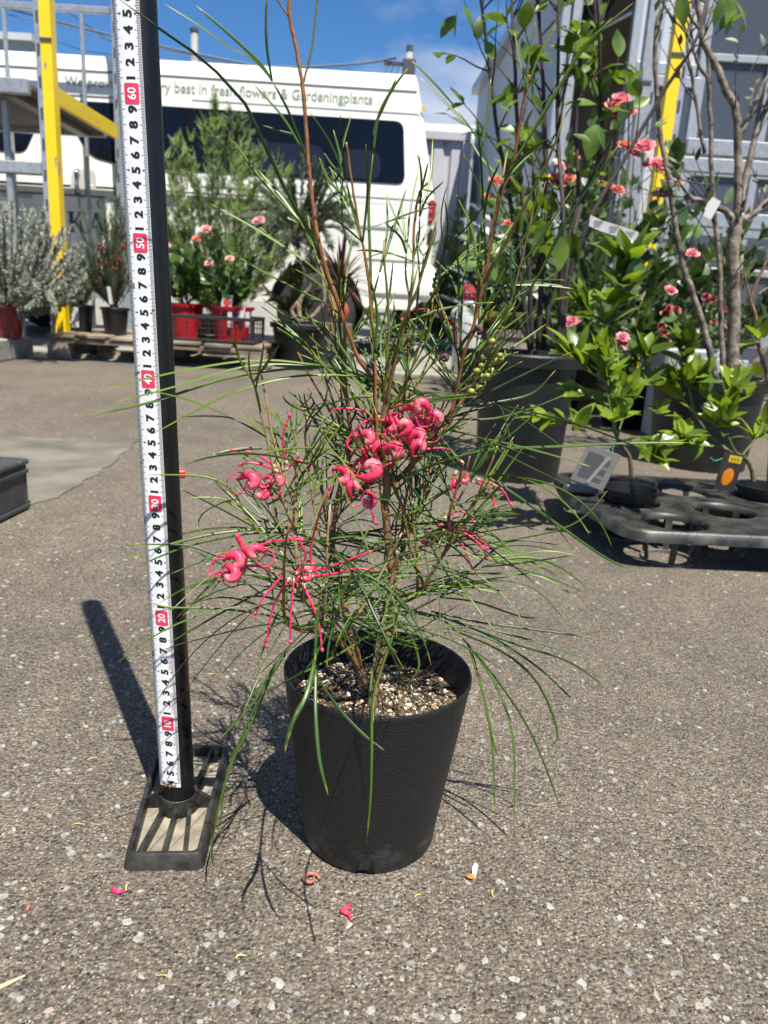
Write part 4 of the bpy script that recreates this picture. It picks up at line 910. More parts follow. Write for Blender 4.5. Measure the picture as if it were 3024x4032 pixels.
# upper, around the tall shoots
leaf([[(690,560,.590),(672,503,.586),(632,439,.580),(580,331,.570),(537,238,.562),(518,211,.560),(443,132,.552),(332,53,.545),(255,-4,.540)]], .0024)
leaf([[(664,345,.585),(646,297,.582),(619,231,.578),(588,175,.575)],[(588,175,.575),(560,135,.572),(494,73,.566),(423,12,.560)],[(588,175,.575),(545,128,.568),(494,102,.562),(430,55,.556),(354,8,.552)],[(588,175,.575),(578,110,.574),(575,50,.573),(577,-12,.572)]], .0024)
leaf([[(800,700,.588),(800,582,.588),(796,439,.586),(806,331,.584)],[(806,331,.584),(818,251,.582),(850,190,.580),(880,149,.578)],[(806,331,.584),(812,270,.590),(832,215,.592)],[(815,262,.583),(834,220,.578),(858,165,.574)]], .0022)
leaf([[(1100,470,.580),(1066,400,.574),(1040,316,.568),(983,231,.562)],[(983,231,.562),(937,179,.558),(890,132,.555)],[(1015,275,.566),(960,220,.568),(905,165,.57)],[(1040,316,.568),(1055,240,.572),(1060,170,.575)]], .0022)
leaf([[(1100,360,.576),(1121,332,.572),(1222,162,.560),(1271,89,.554),(1368,6,.548)],[(1110,350,.574),(1190,220,.566),(1250,120,.562),(1322,38,.558)]], .0022, LEAFB)
leaf([[(1138,200,.568),(1140,150,.566),(1146,100,.564),(1157,47,.562)],[(1142,180,.568),(1165,120,.566),(1201,53,.564)],[(1140,190,.568),(1122,130,.57),(1112,70,.572)]], .0017, LEAFB)
leaf([[(1088,706,.585),(1160,600,.576),(1214,494,.570),(1271,405,.565),(1340,308,.560)]], .0022)
leaf([[(1000,760,.606),(1070,640,.600),(1150,540,.594),(1235,410,.588)],[(1040,690,.603),(1080,600,.604),(1150,480,.604),(1180,390,.604)]], .0020)
leaf([[(640,300,.583),(634,291,.582),(600,282,.580),(568,271,.578)],[(650,318,.583),(609,251,.576),(543,177,.572)]], .0018)
UP = [  # further upright fans: root then tips
 ((748,520,.584),[(690,340),(720,280),(760,245)]), ((770,470,.584),[(700,330),(668,240),(735,246)]), ((800,620,.588),[(720,470),(748,390),(790,310)]),
 ((884,640,.620),[(830,480),(862,420),(905,360)]), ((892,560,.620),[(905,330),(935,300),(960,390)]), ((1000,760,.604),[(940,560),(975,490),(1010,440)]),
 ((1024,690,.598),[(985,420),(1060,395),(1110,480)]), ((1050,590,.590),[(1000,330),(1030,250),(1080,350)]), ((1075,450,.582),[(1015,300),(1150,330),(1180,300)]),
 ((752,880,.626),[(690,700),(720,640),(735,560)]), ((745,760,.622),[(700,560),(728,540),(762,500)]), ((812,880,.592),[(770,640),(800,600),(850,560)]),
 ((868,900,.622),[(850,640),(905,600),(940,680)]), ((700,560,.590),[(620,460),(560,370),(500,300)]), ((720,620,.592),[(640,540),(560,490),(455,440)]),
 ((747,690,.594),[(680,640),(600,600),(490,540)]), ((836,960,.604),[(760,760),(700,700),(640,650)]), ((820,1000,.598),[(830,720),(800,650),(870,690)]),
 ((990,870,.617),[(940,640),(1000,620),(1070,660)]), ((1000,860,.617),[(1080,720),(1120,640),(1040,600)]), ((905,440,.616),[(900,330),(925,350),(940,420)]),
 ((745,830,.626),[(640,720),(560,640),(690,640)]), ((880,800,.624),[(930,520),(960,600),(900,520)]), ((801,700,.588),[(850,480),(880,400),(835,420)]),
 ((1088,706,.585),[(1150,560),(1105,520),(1200,590)]), ((1020,830,.618),[(1120,760),(1180,700),(1090,690)]), ((848,900,.604),[(900,720),(940,660),(980,720)])]
for (x0,y0,d0), tips in UP:
    L = []; mx_, my_ = sum(t[0] for t in tips)/3, sum(t[1] for t in tips)/3
    fx, fy = x0+(mx_-x0)*.35, y0+(my_-y0)*.42; L.append([(x0,y0,d0),((x0+fx)/2+rr.uniform(-6,6),(y0+fy)/2,d0),(fx,fy,d0-.004)])
    for tx_, ty_ in tips:
        dd = d0+rr.uniform(-.045,.04); L.append([(fx,fy,d0-.004),(fx+(tx_-fx)*.5+(fx-x0)*.08+rr.uniform(-12,12),fy+(ty_-fy)*.52,(d0+dd)/2),(tx_,ty_,dd)])
    leaf(L, rr.uniform(.0017,.0023), LEAFM if rr.random() < .8 else LEAFB)
# the dense middle: leaves grown from nodes along the stems
def grow(p, az, el, Ls, n_lobes, w, m, droop):
    d = Vector((math.cos(az)*math.cos(el), math.sin(az)*math.cos(el), math.sin(el)))
    mb = MB(); q = p.copy(); pts = [q.copy()]; Lr = Ls*rr.uniform(.28,.42)
    for i in range(4): q = q+d*Lr/4; d = (d+Vector((0,0,-droop*.1))).normalized(); pts.append(q.copy())
    lobe(mb, pts, w, False)
    forks = [pts[-1]]+[pts[rr.choice((2,3))] for _ in range(n_lobes-2)]+[pts[-1]]
    side = d.cross(Vector((0,0,1))).normalized() if abs(d.z) < .95 else Vector((1,0,0))
    for k, f in enumerate(forks):
        sp = (k/(len(forks)-1)-.5)*1.1+rr.uniform(-.15,.15); e = (d+side*sp+Vector((0,0,rr.uniform(-.1,.2)))).normalized(); q = f.copy(); pp = [q.copy()]; LL = Ls*rr.uniform(.45,.8); cv = rr.uniform(.3,1)*droop; ben = side*rr.uniform(-.07,.07)-side*sp*.10
        for i in range(9): q = q+e*LL/9; e = (e+Vector((0,0,-.13*cv))+ben).normalized(); pp.append(q.copy())
        lobe(mb, smoothpath(pp, 11), w*rr.uniform(.85,1.05))
    return mb.build('leaf', m, PLANT, True, True)
nodes = []
for P, rad in STEMS:
    for i in range(2, len(P)-1):
        if .165 < P[i].z < .52: nodes.append((P[i], P[min(i+1,len(P)-1)]-P[i-1]))
nleaf = 0
while nleaf < 180:
    p, tdir = rr.choice(nodes)
    if p.z > .40 and rr.random() < .8: continue
    if p.z < .215 and rr.random() < .62: continue
    az = rr.uniform(0,6.283)
    if math.sin(az) < -.4 and rr.random() < (.85 if p.z < .28 else .55): continue
    low = p.z < .27
    el = rr.uniform(.0,.75) if low else rr.uniform(.25,1.15)
    grow(p, az, el, rr.uniform(.07,.125) if low else rr.uniform(.05,.095), rr.choice((2,3,3,4,5)), rr.uniform(.0013,.0019), LEAFM if rr.random() < .76 else LEAFB, rr.uniform(.1,1.1) if low else rr.uniform(-.1,.5)); nleaf += 1
# leaves that reach out towards the viewer
fr = [q for q in nodes if .25 < q[0].z < .43]
for k in range(13):
    p, tdir = rr.choice(fr)
    grow(p, -math.pi/2+rr.uniform(-.5,.6), rr.uniform(-.05,.4), rr.uniform(.13,.18), rr.choice((2,3,3)), rr.uniform(.0012,.0016), LEAFM if rr.random() < .6 else LEAFB, rr.uniform(.1,.9))
low = [q for q in nodes if .19 < q[0].z < .31]
for k in range(20):
    p, tdir = rr.choice(low); left = rr.random() < .62
    az = math.radians(rr.uniform(165,262)) if left else math.radians(rr.uniform(-75,25))
    grow(p, az, rr.uniform(-.15,.45), rr.uniform(.10,.165), rr.choice((2,3,4)), rr.uniform(.0013,.0018), LEAFM if rr.random() < .8 else LEAFB, rr.uniform(.4,1.5))
# ---- flowers: clusters of curled florets with long looping styles
PINK = mat('pink_perianth', (.95,.025,.12), .4, .0, 300, .4, 900, trans=.30, col2=(1.3,.20,.30), spec=.5, bdist=.0006)
PINKD = mat('deep_pink_style', (.92,.03,.15), .38, .18, 120, spec=.5)
CRIM = mat('crimson_style', (.33,.008,.03), .4, .15, 120)
CREAM = mat('cream_joint', (.75,.45,.32), .5)
KNOB = mat('style_tip', (1.0,.05,.17), .4)
def bloom_mat():
    m = bpy.data.materials.new('pink_perianth_graded'); m.use_nodes = True; n = m.node_tree.nodes; l = m.node_tree.links; b = n['Principled BSDF']
    b.inputs['Roughness'].default_value = .38; b.inputs['Specular IOR Level'].default_value = .45
    at_ = n.new('ShaderNodeAttribute'); at_.attribute_name = 'tip'; r = n.new('ShaderNodeValToRGB'); e = r.color_ramp.elements
    e[0].position = 0; e[0].color = (.62,.012,.06,1); e[1].position = 1; e[1].color = (.86,.34,.36,1); q = e.new(.55); q.color = (.74,.06,.14,1)
    g = n.new('ShaderNodeNewGeometry'); z = n.new('ShaderNodeTexNoise'); z.inputs['Scale'].default_value = 420; z.inputs['Detail'].default_value = 4; l.new(g.outputs['Position'], z.inputs['Vector'])
    ad = n.new('ShaderNodeMath'); ad.operation = 'MULTIPLY_ADD'; ad.inputs[1].default_value = .7; sb = n.new('ShaderNodeMath'); sb.operation = 'SUBTRACT'; sb.inputs[1].default_value = .45
    l.new(z.outputs['Fac'], sb.inputs[0]); l.new(sb.outputs[0], ad.inputs[0]); l.new(at_.outputs['Fac'], ad.inputs[2]); l.new(ad.outputs[0], r.inputs[0]); l.new(r.outputs[0], b.inputs['Base Color'])
    bp = n.new('ShaderNodeBump'); bp.inputs['Strength'].default_value = .35; bp.inputs['Distance'].default_value = .0006; l.new(z.outputs['Fac'], bp.inputs['Height']); l.new(bp.outputs[0], b.inputs['Normal'])
    t = n.new('ShaderNodeBsdfTranslucent'); l.new(r.outputs[0], t.inputs['Color']); ms = n.new('ShaderNodeMixShader'); ms.inputs[0].default_value = .3
    l.new(b.outputs[0], ms.inputs[1]); l.new(t.outputs[0], ms.inputs[2]); l.new(ms.outputs[0], n['Material Output'].inputs[0]); return m
PINKG = bloom_mat()
def floret(par, c, size, ang, face=1, style=True, dep=0.0, mm=None):
    """c: centre (bearing x,y,distance); ang: heading of the tube; curls like a rolled shrimp"""
    size *= rr.uniform(.85,1.12); o = sat(*c); ax = _cr*math.cos(ang)-_cu*math.sin(ang)*-1; ay = _cu*math.cos(ang)-_cr*math.sin(ang)
    ax = _cr*math.cos(ang)+_cu*math.sin(ang); ay = (_cu*math.cos(ang)-_cr*math.sin(ang))*face; az = -_f0
    pts, rad = [], []
    for i in range(22):          # slim throat, swelling, then rolled under like a shrimp
        u = i/21
        if u < .3: v = u/.3; q_ = -ax*size*(.95-.78*v)+ay*size*(.35+.22*v)-ax*0
        else:
            th = 1.9-(u-.3)/.7*4.7; r_ = size*(.52-.30*((u-.3)/.7)); q_ = ax*math.cos(th)*r_+ay*math.sin(th)*r_
        pts.append(o+q_+az*(size*.2*math.sin(u*2.6)+dep)); rad.append(size*(.11+.36*math.sin(math.pi*min(1,u*.86))**1.2))
    mb = MB(); 
    for k in range(2):           # two rolled halves lie against each other
        sg = k-.5; j1, j2 = rr.uniform(-.04,.04), rr.uniform(-.04,.04); cut = rr.choice((22,21,20))
        mb.tube([o+(p-o)*rr.uniform(.98,1.02)+az*sg*size*.40*min(1,.3+i/12)+(ax*j1+ay*j2)*size*i/21 for i, p in enumerate(pts[:cut])], [q*.92 for q in rad[:cut]], 10, attr=[i/21 for i in range(cut)])
    f = mb.build('floret', mm or PINKG, par, True, True)
    if style:
        s0 = pts[8]; P = [s0, o-ax*size*(.9)+ay*size*.9, o-ax*size*1.75+ay*size*.35, o-ax*size*1.5-ay*size*.65, o-ax*size*.5-ay*size*.75+az*size*.2]
        sty = MB(); sty.tube(smoothpath(P,14), [.0005]*15, 6); sty.build('style', PINKD, par, True)
    st_ = MB(); st_.tube(smoothpath([pts[0], pts[0]-ay*size*.4+ax*size*.2, pts[0]-ay*size*.9+ax*size*.3],5), .0006, 5); st_.build('pedicel', mat('pedicel_pink', (.42,.09,.09), .5), par, True)
    return f
def cluster(label):
    o = bpy.data.objects.new('flower_cluster', None); COL.objects.link(o); o.parent = PLANT; ROOTLOC[o.name] = wloc(PLANT); o.empty_display_size = .01
    return o
def axis(par, pts, m=None, r=.0010):
    mb = MB(); mb.tube(smoothpath([sat(*p) for p in pts], 8), [r*(1-.3*i/8) for i in range(9)], 6); mb.build('flower_stalk', m or STRAW, par, True)
def spent(par, pts, r=.0008, m=None, knob=True, joint=True):
    P = smoothpath([sat(*p) for p in pts], 14); n = len(P)
    mb = MB(); mb.tube(P, [r*(1.25-.35*i/(n-1)) for i in range(n)], 6); s_ = mb.build('style', m or PINKD, par, True)
    if knob:
        b = MB(); e = P[-1]; d = (P[-1]-P[-3]).normalized(); b.tube([e-d*r*2.4,e-d*r*.9,e+d*r*.8,e+d*r*2.0], [r*.9,r*1.6,r*1.7,r*.6], 8); b.build('style_tip', KNOB, par, True)
    if joint:
        b = MB(); d = (P[1]-P[0]).normalized(); b.tube([P[0]-d*.0012,P[0]+d*.0004,P[0]+d*.003], [.0007,.0012,.0009], 8); b.build('ovary', CREAM, par, True)
F = .0092
# lower left, open florets
c = cluster('a'); axis(c, [(640,1262,.566),(600,1240,.556),(560,1222,.546),(535,1200,.540)])
for x, y, s_, a, fc in ((511,1212,F,.3,1),(553,1193,F*.92,2.6,-1),(500,1240,F*.9,-.4,1),(515,1232,F*.8,.9,1)): floret(c, (x,y,.535+rr.uniform(-.006,.006)), s_, a, fc)
spent(c, [(540,1200,.538),(528,1185,.536),(516,1165,.534),(512,1155,.533)], .0022, PINK, False, False)
spent(c, [(540,1200,.538),(560,1180,.536),(590,1170,.534),(630,1165,.532),(652,1166,.532)], .00082)
spent(c, [(590,1228,.545),(540,1222,.536),(490,1232,.530),(453,1243,.528)], .00082)
# spent styles hanging in front
c = cluster('b'); axis(c, [(640,1290,.568),(648,1260,.560),(650,1235,.552)], STRAW, .0013); axis(c, [(650,1240,.552),(620,1230,.546),(590,1228,.545)], mat('pink_stalk', (.45,.16,.12), .5), .0008)
for T_ in ([(612,1232,.545),(600,1255,.541),(570,1290,.537),(551,1326,.535)],[(625,1250,.546),(600,1290,.540),(583,1340,.536),(575,1395,.534)],[(634,1252,.546),(630,1300,.540),(628,1340,.537),(627,1387,.536)],[(655,1262,.548),(672,1300,.542),(688,1345,.538),(696,1404,.536)],
           [(668,1235,.552),(720,1222,.548),(770,1203,.544),(800,1192,.542)],[(672,1245,.552),(720,1240,.548),(770,1228,.546),(800,1232,.546)],[(672,1232,.556),(672,1180,.554),(690,1110,.552),(712,1054,.552)],[(640,1240,.55),(660,1200,.55),(650,1175,.548),(636,1160,.546)]): spent(c, T_, .00082)
for x, y in ((660,1232),(672,1222),(648,1250),(664,1246)): floret(c, (x,y,.556+rr.uniform(-.004,.006)), F*.5, rr.uniform(0,6), 1, False)
# mid left
c = cluster('c'); axis(c, [(640,1086,.565),(625,1060,.560),(610,1030,.556),(600,1000,.554)])
for x, y, s_, a, fc in ((541,1040,F*.95,.2,1),(566,1065,F*.85,-.5,1),(600,1042,F*.85,1.0,1),(584,1036,F*.6,.4,1)): floret(c, (x,y,.550+rr.uniform(-.006,.006)), s_, a, fc)
for T_ in ([(620,1002,.556),(612,970,.554),(613,930,.552),(626,897,.551)],[(595,1008,.555),(560,985,.552),(530,974,.550),(502,972,.549)],[(600,1018,.555),(570,1005,.552),(540,1000,.55),(519,1004,.549)],[(618,1015,.556),(640,995,.555),(660,1000,.554),(668,1010,.554)]): spent(c, T_, .00078)
# the large cluster behind the main stem
c = cluster('d'); axis(c, [(836,1035,.607),(850,985,.605),(880,945,.606),(910,920,.608),(940,900,.610)])
for x, y, s_, a, fc in ((892,892,F*1.05,.4,1),(938,908,F*1.0,1.4,1),(910,880,F*.8,1.8,-1),(846,920,F*.85,.1,1),(872,922,F*.95,.7,-1),(898,920,F*.8,.2,1),(902,945,F*.85,1.2,1),(792,948,F*.95,.5,1),(800,975,F*.9,1.3,1),(822,970,F*.9,1.5,1),(852,975,F*.9,.3,1),(905,968,F*.85,1.4,1),(872,942,F*.7,-.4,1),(800,1014,F*1.15,.2,-1),(782,1005,F*.8,.5,1),(742,1030,F*1.0,-.2,1),(765,1055,F*.85,1.5,1),(796,1082,F*.8,-1.0,1),(930,935,F*.85,.9,1)):
    floret(c, (x,y,.594+rr.uniform(-.012,.010)), s_*1.08, a+rr.uniform(-.2,.2), fc, rr.random() < .75)
for T_ in ([(818,905,.60),(790,890,.598),(755,882,.596),(718,884,.596)],[(820,900,.60),(800,905,.598),(770,925,.596),(748,965,.595)],[(830,900,.603),(860,892,.603),(845,905,.6),(790,910,.598)],[(800,1000,.596),(830,980,.594),(848,985,.592),(846,1010,.592)],[(795,1075,.594),(800,1095,.592),(806,1115,.592),(812,1130,.592)]): spent(c, T_, .00082)
# right
c = cluster('e'); axis(c, [(985,1050,.592),(1005,1020,.592),(1015,985,.592)], ORNG)
for T_ in ([(1030,1035,.590),(1060,1045,.586),(1085,1058,.584),(1104,1090,.582)],[(1020,1040,.592),(1045,1050,.588),(1062,1065,.586),(1070,1096,.585)],[(1000,1000,.594),(975,975,.594),(955,968,.594),(925,970,.594)],[(960,1120,.592),(985,1105,.592),(1010,1110,.592),(1025,1130,.592)],[(985,1020,.592),(975,1050,.59),(985,1075,.59),(990,1090,.59)]): spent(c, T_, .0007)
for x, y in ((1002,1035),(985,1045)): floret(c, (x,y,.596), F*.55, rr.uniform(0,6), 1, False)
c = cluster('f'); axis(c, [(965,1180,.592),(980,1150,.590),(995,1120,.590)], BROWN)
for T_ in ([(985,1150,.590),(1010,1155,.586),(1035,1175,.584),(1052,1205,.583)],[(985,1150,.590),(1015,1148,.587),(1040,1165,.585),(1053,1185,.584)],[(980,1160,.590),(1000,1180,.588),(1010,1200,.587),(1022,1235,.586)]): spent(c, T_, .0007)
for x, y in ((945,1160),(920,1165),(975,1135),(955,1140),(930,1150)): floret(c, (x,y,.600), F*.7, rr.uniform(0,6), 1, False, mm=mat('dull_pink_perianth', (.40,.04,.09), .45, .1, 160, trans=.15))
# upper thin crimson styles and a raceme of buds
c = cluster('g'); axis(c, [(936,640,.612),(930,690,.612),(925,740,.612)], STRAW, .00082)
for T_ in ([(935,672,.612),(915,668,.612),(890,672,.612),(868,690,.612)],[(942,668,.612),(955,680,.612),(965,690,.612),(972,700,.612)],[(990,640,.605),(1005,632,.604),(1022,645,.602),(1032,672,.6)],[(975,690,.61),(985,705,.609),(992,715,.609),(997,735,.608)],[(980,690,.61),(984,705,.609),(986,720,.609),(987,740,.608)],[(940,755,.61),(925,765,.61),(910,775,.61),(900,790,.61)]): spent(c, T_, .0006, CRIM, True, False)
OLV = mat('bud_olive', (.24,.27,.06), .55, .25, 300)
rc = MB(); n = 0
rac = cluster('h'); axis(rac, [(936,640,.612),(940,610,.612),(944,580,.611)], OLIV, .0007)
for i in range(20):
    u = i/19; y = 636-u*58; x = 938+rr.uniform(-7,7)*(1-u*.6)+u*8; b = MB(); p = sat(x,y,.612+rr.uniform(-.003,.003)); q = .0015*(1-.4*u); b.blob(p, (q*1.2,q,q*1.3), 0, i, .2, (4,6)); b.build('flower_bud', OLV, rac, True)
# seed pods
POD = mat('green_seed_pod', (.21,.25,.03), .35, .2, 200, col2=(.36,.36,.06))
pc = cluster('i'); axis(pc, [(1022,848,.600),(1040,815,.598),(1055,775,.594),(1066,742,.588)], BROWN, .00078)
for i, (x, y) in enumerate(((1064,738),(1054,757),(1046,772),(1080,768),(1074,780),(1040,790),(1058,788),(1066,782),(1030,802),(1062,800),(1052,812),(1026,830),(1036,838),(1018,846),(1040,812),(1082,775))):
    b = MB(); p = sat(x,y,.592+rr.uniform(-.006,.006)); q = rr.uniform(.0021,.0029); b.blob(p, (q*1.25,q,q), 0, i, .06, (6,9)); b.tube([p+Vector((q,0,q*.3)),p+Vector((q*1.6,0,q*1.1)),p+Vector((q*1.5,0,q*2.0))], [q*.4,q*.22,q*.1], 6); b.build('seed_pod', POD, pc, True)
for x, y in ((960,775),(1032,715)):
    floret(pc, (x,y,.605), F*.55, .8, 1, False, mm=mat('dried_floret', (.10,.035,.03), .7))
# ------------------------------------------------------------------ shared plant tools
def blade(name, m, wd=.42, fold=.18, curl=.25, n=6, tip=1.0, base=.06):     # leaf of length 1 along +Y
    vs, fs = [], []
    for i in range(n+1):
        u = i/n; h = wd*.5*(math.sin(math.pi*u**.8)**tip)+(base*(1-u) if i == 0 else 0.006); z = -curl*u*u
        vs += [(-h,u,z+fold*h),(0,u,z),(h,u,z+fold*h)]
    for i in range(n):
        for k in (0,1): fs.append((i*3+k,i*3+k+1,(i+1)*3+k+1,(i+1)*3+k))
    b = MB(); b.add(vs, fs); return b.mesh(name, m, smooth=True)
def leaves_at(par, meshes, spots, rng, name='leaf'):
    for p, d, L in spots:
        M = Matrix.Translation(p) @ basis(d, (rng.uniform(-.5,.5),rng.uniform(-.8,.1),1), rng.uniform(-.5,.5)) @ Matrix.Diagonal((L*rng.uniform(.85,1.15),L,L,1))
        inst(name, rng.choice(meshes), par, M)
def cloud(par, spots, m, w, name='foliage', kind='stuff', bend=.12):   # many tiny leaves in one mesh
    vs, fs = [], []
    for p, d, L in spots:
        d = d.normalized(); x = d.cross(Vector((.3,-1,.4))).normalized()*(L*w*.5); z = x.cross(d).normalized()*(L*bend); n = len(vs)
        vs += [p, p+d*L*.5-x+z, p+d*L, p+d*L*.5+x+z]; fs.append((n,n+1,n+2,n+3))
    b = MB(); b.add(vs, fs); return b.build(name, m, par, True, kind=kind)
def rv(g): 
    while True:
        v = Vector((g.uniform(-1,1),g.uniform(-1,1),g.uniform(-1,1)))
        if .02 < v.length < 1: return v
def shoots(par, base, c, rad, n, r0, m, g, bow=.25, part='branch', nmax=40):   # limbs from base to points spread in an ellipsoid
    out = []; c, rad = Vector(c), Vector(rad)
    for i in range(n):
        v = rv(g); v = v.normalized()*(v.length**.4); e = c+Vector((v.x*rad.x,v.y*rad.y,v.z*rad.z))
        b0 = Vector(base)+Vector((g.uniform(-1,1),g.uniform(-1,1),0))*r0*2.5; mid = b0.lerp(e,.5); mid.x += (b0.x-e.x)*bow; mid.y += (b0.y-e.y)*bow
        P = smoothpath([b0, mid+rv(g)*.1*min(rad), e], 10); out.append(P)
        if i < nmax: q = MB(); q.tube(P, [r0*(1-.85*k/10) for k in range(11)], 5); q.build(part, m, par, True)
    return out
def along(shs, n, g, L, t0=.35, spread=.9, up=.3):
    sp = []
    for _ in range(n):
        P = g.choice(shs); k = t0+(1-t0)*g.random()**.7; j = min(int(k*(len(P)-1)), len(P)-2); p = P[j].lerp(P[j+1], g.random())
        d = (P[j+1]-P[j]).normalized()+rv(g)*spread+Vector((0,0,up)); sp.append((p, d, L*g.uniform(.6,1.25)))
    return sp
NPOT = mat('nursery_pot_black', (.008,.0085,.0095), .42, .25, 12, .1, 160, col2=(.017,.017,.018))
SOILB = mat('bare_soil', (.05,.033,.02), .95, .4, 90, .6, 200)
def pot(par, c, rt, rb, h, m=None, rim=.012, z0=0.0, seg=40):
    c = Vector((c[0],c[1],z0)); b = MB()
    b.lathe([(rb,0),(rt*.97,h-rim*2.2),(rt*.985,h-rim*2.1),(rt+rim*.7,h-rim*2.0),(rt+rim*.8,h-rim*.3),(rt+rim*.5,h),(rt-rim*.2,h),(rt-rim*.5,h-rim),(rt*.93,h*.86)], c, seg); b.f = b.f[:-1]; b.m = b.m[:-1]
    o = sharp(b.build('pot', m or NPOT, par, True), 40)
    s_ = MB(); s_.lathe([(0,h*.865),(rt*.5,h*.87),(rt*.931,h*.86)], c, seg); s_.build('soil', SOILB, par, True); return o
def petals(name, ms, n, g, R0=1.0):          # a full double bloom of overlapping cupped petals, radius 1
    b = MB()
    for i in range(n):
        u = i/(n-1); a = i*2.399; tilt = .25+1.15*(1-u)          # inner petals stand upright
        r_ = (.25+.75*u)*R0; w_ = .30+.45*u; vs = []
        for j in range(4):
            for k in range(4):
                v, s_ = j/3, (k/3-.5)*2; wd = w_*math.sin(.35+v*2.2)*s_*.8
                rad = v*r_*math.cos(tilt)+.05; zz_ = v*r_*math.sin(tilt)*.9+.12*s_*s_*v-(.18*v*v if u > .6 else 0)
                vs.append((rad*math.cos(a)-wd*math.sin(a), rad*math.sin(a)+wd*math.cos(a), zz_))
        b.add(vs, [(j*4+k,j*4+k+1,(j+1)*4+k+1,(j+1)*4+k) for j in range(3) for k in range(3)], i % len(ms))
    return b.mesh(name, ms, smooth=True)
def place_bloom(par, me, p, r, d, g, name='rose_bloom'):
    return inst(name, me, par, Matrix.Translation(p) @ Vector(d).to_track_quat('Z','Y').to_matrix().to_4x4() @ Matrix.Rotation(g.uniform(0,6.28),4,'Z') @ Matrix.Diagonal((r,r,r,1)))
def limb(par, pts, Y, r0, r1, m, part='stem', seg=7, n=None, wob=0.0, g=None):
    P = smoothpath([at(x,y,(Y if len(q) == 0 else q[0])) for x, y, *q in pts], n or 5*len(pts))
    if wob and g: P = [p+rv(g)*wob for p in P]
    b = MB(); k = len(P); b.tube(P, [r0+(r1-r0)*i/(k-1) for i in range(k)], seg); b.build(part, m, par, True); return P
TWIG = mat('grey_brown_twig', (.10,.075,.055), .8, .35, 60, .4, 200, col2=(.21,.17,.13), bdist=.003)
DTWIG = mat('dark_twig', (.045,.033,.028), .75, .35, 60, .3, 200, bdist=.003)
GTWIG = mat('green_twig', (.14,.17,.05), .6, .25, 60)

# ------------------------------------------------------------------ pallets and what stands on them
WOODP = mat('weathered_pallet_wood', (.26,.195,.135), .85, .28, 9, .35, 60, col2=(.42,.34,.25), detail=8, bdist=.004)
PX0, PX1, PY0, PY1, PZ = -2.115, -.775, 4.75, 5.62, .155
t = thing('wooden_pallet', 'weathered wooden pallet carrying the rose crate and black pots', 'pallet', ((PX0+PX1)/2,PY0,0))
for i in range(7):
    x = PX0+i*(PX1-PX0)/7; q = MB(); wv = R.uniform(-.004,.004); q.box((x+.006,PY0+R.uniform(-.012,.006),PZ-.02+wv),(x+(PX1-PX0)/7-.02,PY1,PZ+wv), bev=.003); q.build('deck_board', WOODP, t)
for y in (PY0+.01,PY0+.4,PY1-.06):
    q = MB(); q.box((PX0+.003,y,PZ-.050),(PX1-.003,y+.05,PZ-.0255), bev=.002); q.build('stringer', WOODP, t)
    for x in (PX0,(PX0+PX1)/2-.05,PX1-.13):
        q = MB(); q.box((x+.002,y+.001,.024),(x+.128,y+.099,PZ-.0505), bev=.003); q.build('block', WOODP, t)
for x in (PX0,(PX0+PX1)/2-.05,PX1-.13):
    q = MB(); q.box((x+.003,PY0+.012,.0065),(x+.127,PY1-.02,.0235), bev=.002); q.build('bottom_board', WOODP, t)
for i, (x, y, l_, a) in enumerate(((-1.85,4.98,.42,.15),(-1.72,5.05,.36,.5),(-1.45,4.95,.22,.9))):
    q = MB(); q.box((-l_/2,-.03,0),(l_/2,.03,.018), 0, Matrix.Translation((x,y,.0065 if i != 1 else .0255)) @ Matrix.Rotation(a,4,'Z'), .002); o = q.build('loose_plank', WOODP, None)
    tag(o, ['long loose plank lying under the wooden pallet','loose plank crossing another beneath the wooden pallet','short loose plank under the middle of the wooden pallet'][i], 'plank', 'planks under the pallet')
t = thing('concrete_block', 'pale concrete block at the left edge beneath the silver shrub', 'block', (-2.45,4.5,0))
q = MB(); q.box((-3.1,4.42,.0),(-2.24,4.62,.125), bev=.008); q.build('block', mat('pale_block', (.38,.37,.34), .9, .2, 20, .3, 90), t)
q = MB(); q.box((-3.1,4.63,.0),(-2.24,4.86,.118), bev=.008); q.build('block', MATS['pale_block'], t)

# silver shrub in a dark red pot
g = random.Random(101)
c = at(85,985,4.6); t = thing('silver_shrub', 'silver-grey leafy shrub in a dark red pot at the left edge', 'shrub', (c.x-.03,4.64,.125))
pb = at(30,1240,4.64); pot(t, (pb.x-.02,4.64), .115, .09, .185, mat('dark_red_pot', (.20,.012,.014), .4, .1, 20), .010, .126)
SILV = mat('silver_leaf', (.33,.36,.28), .7, .3, 9, trans=.12, col2=(.62,.65,.54))
sh = shoots(t, (pb.x-.02,4.64,.28), (c.x-.06,4.62,c.z-.06), (.46,.28,.33), 150, .005, TWIG, g, -.12, nmax=30)
sh += [smoothpath([(pb.x,4.6,.3),at(150,1120,4.5),at(205,1180,4.45),at(215,1225,4.44)],10), smoothpath([(pb.x,4.6,.3),at(120,1100,4.45),at(150,1170,4.4),at(110,1215,4.4)],10)]
cloud(t, along(sh, 30000, g, .026, .10, 1.2, .2), SILV, .28)
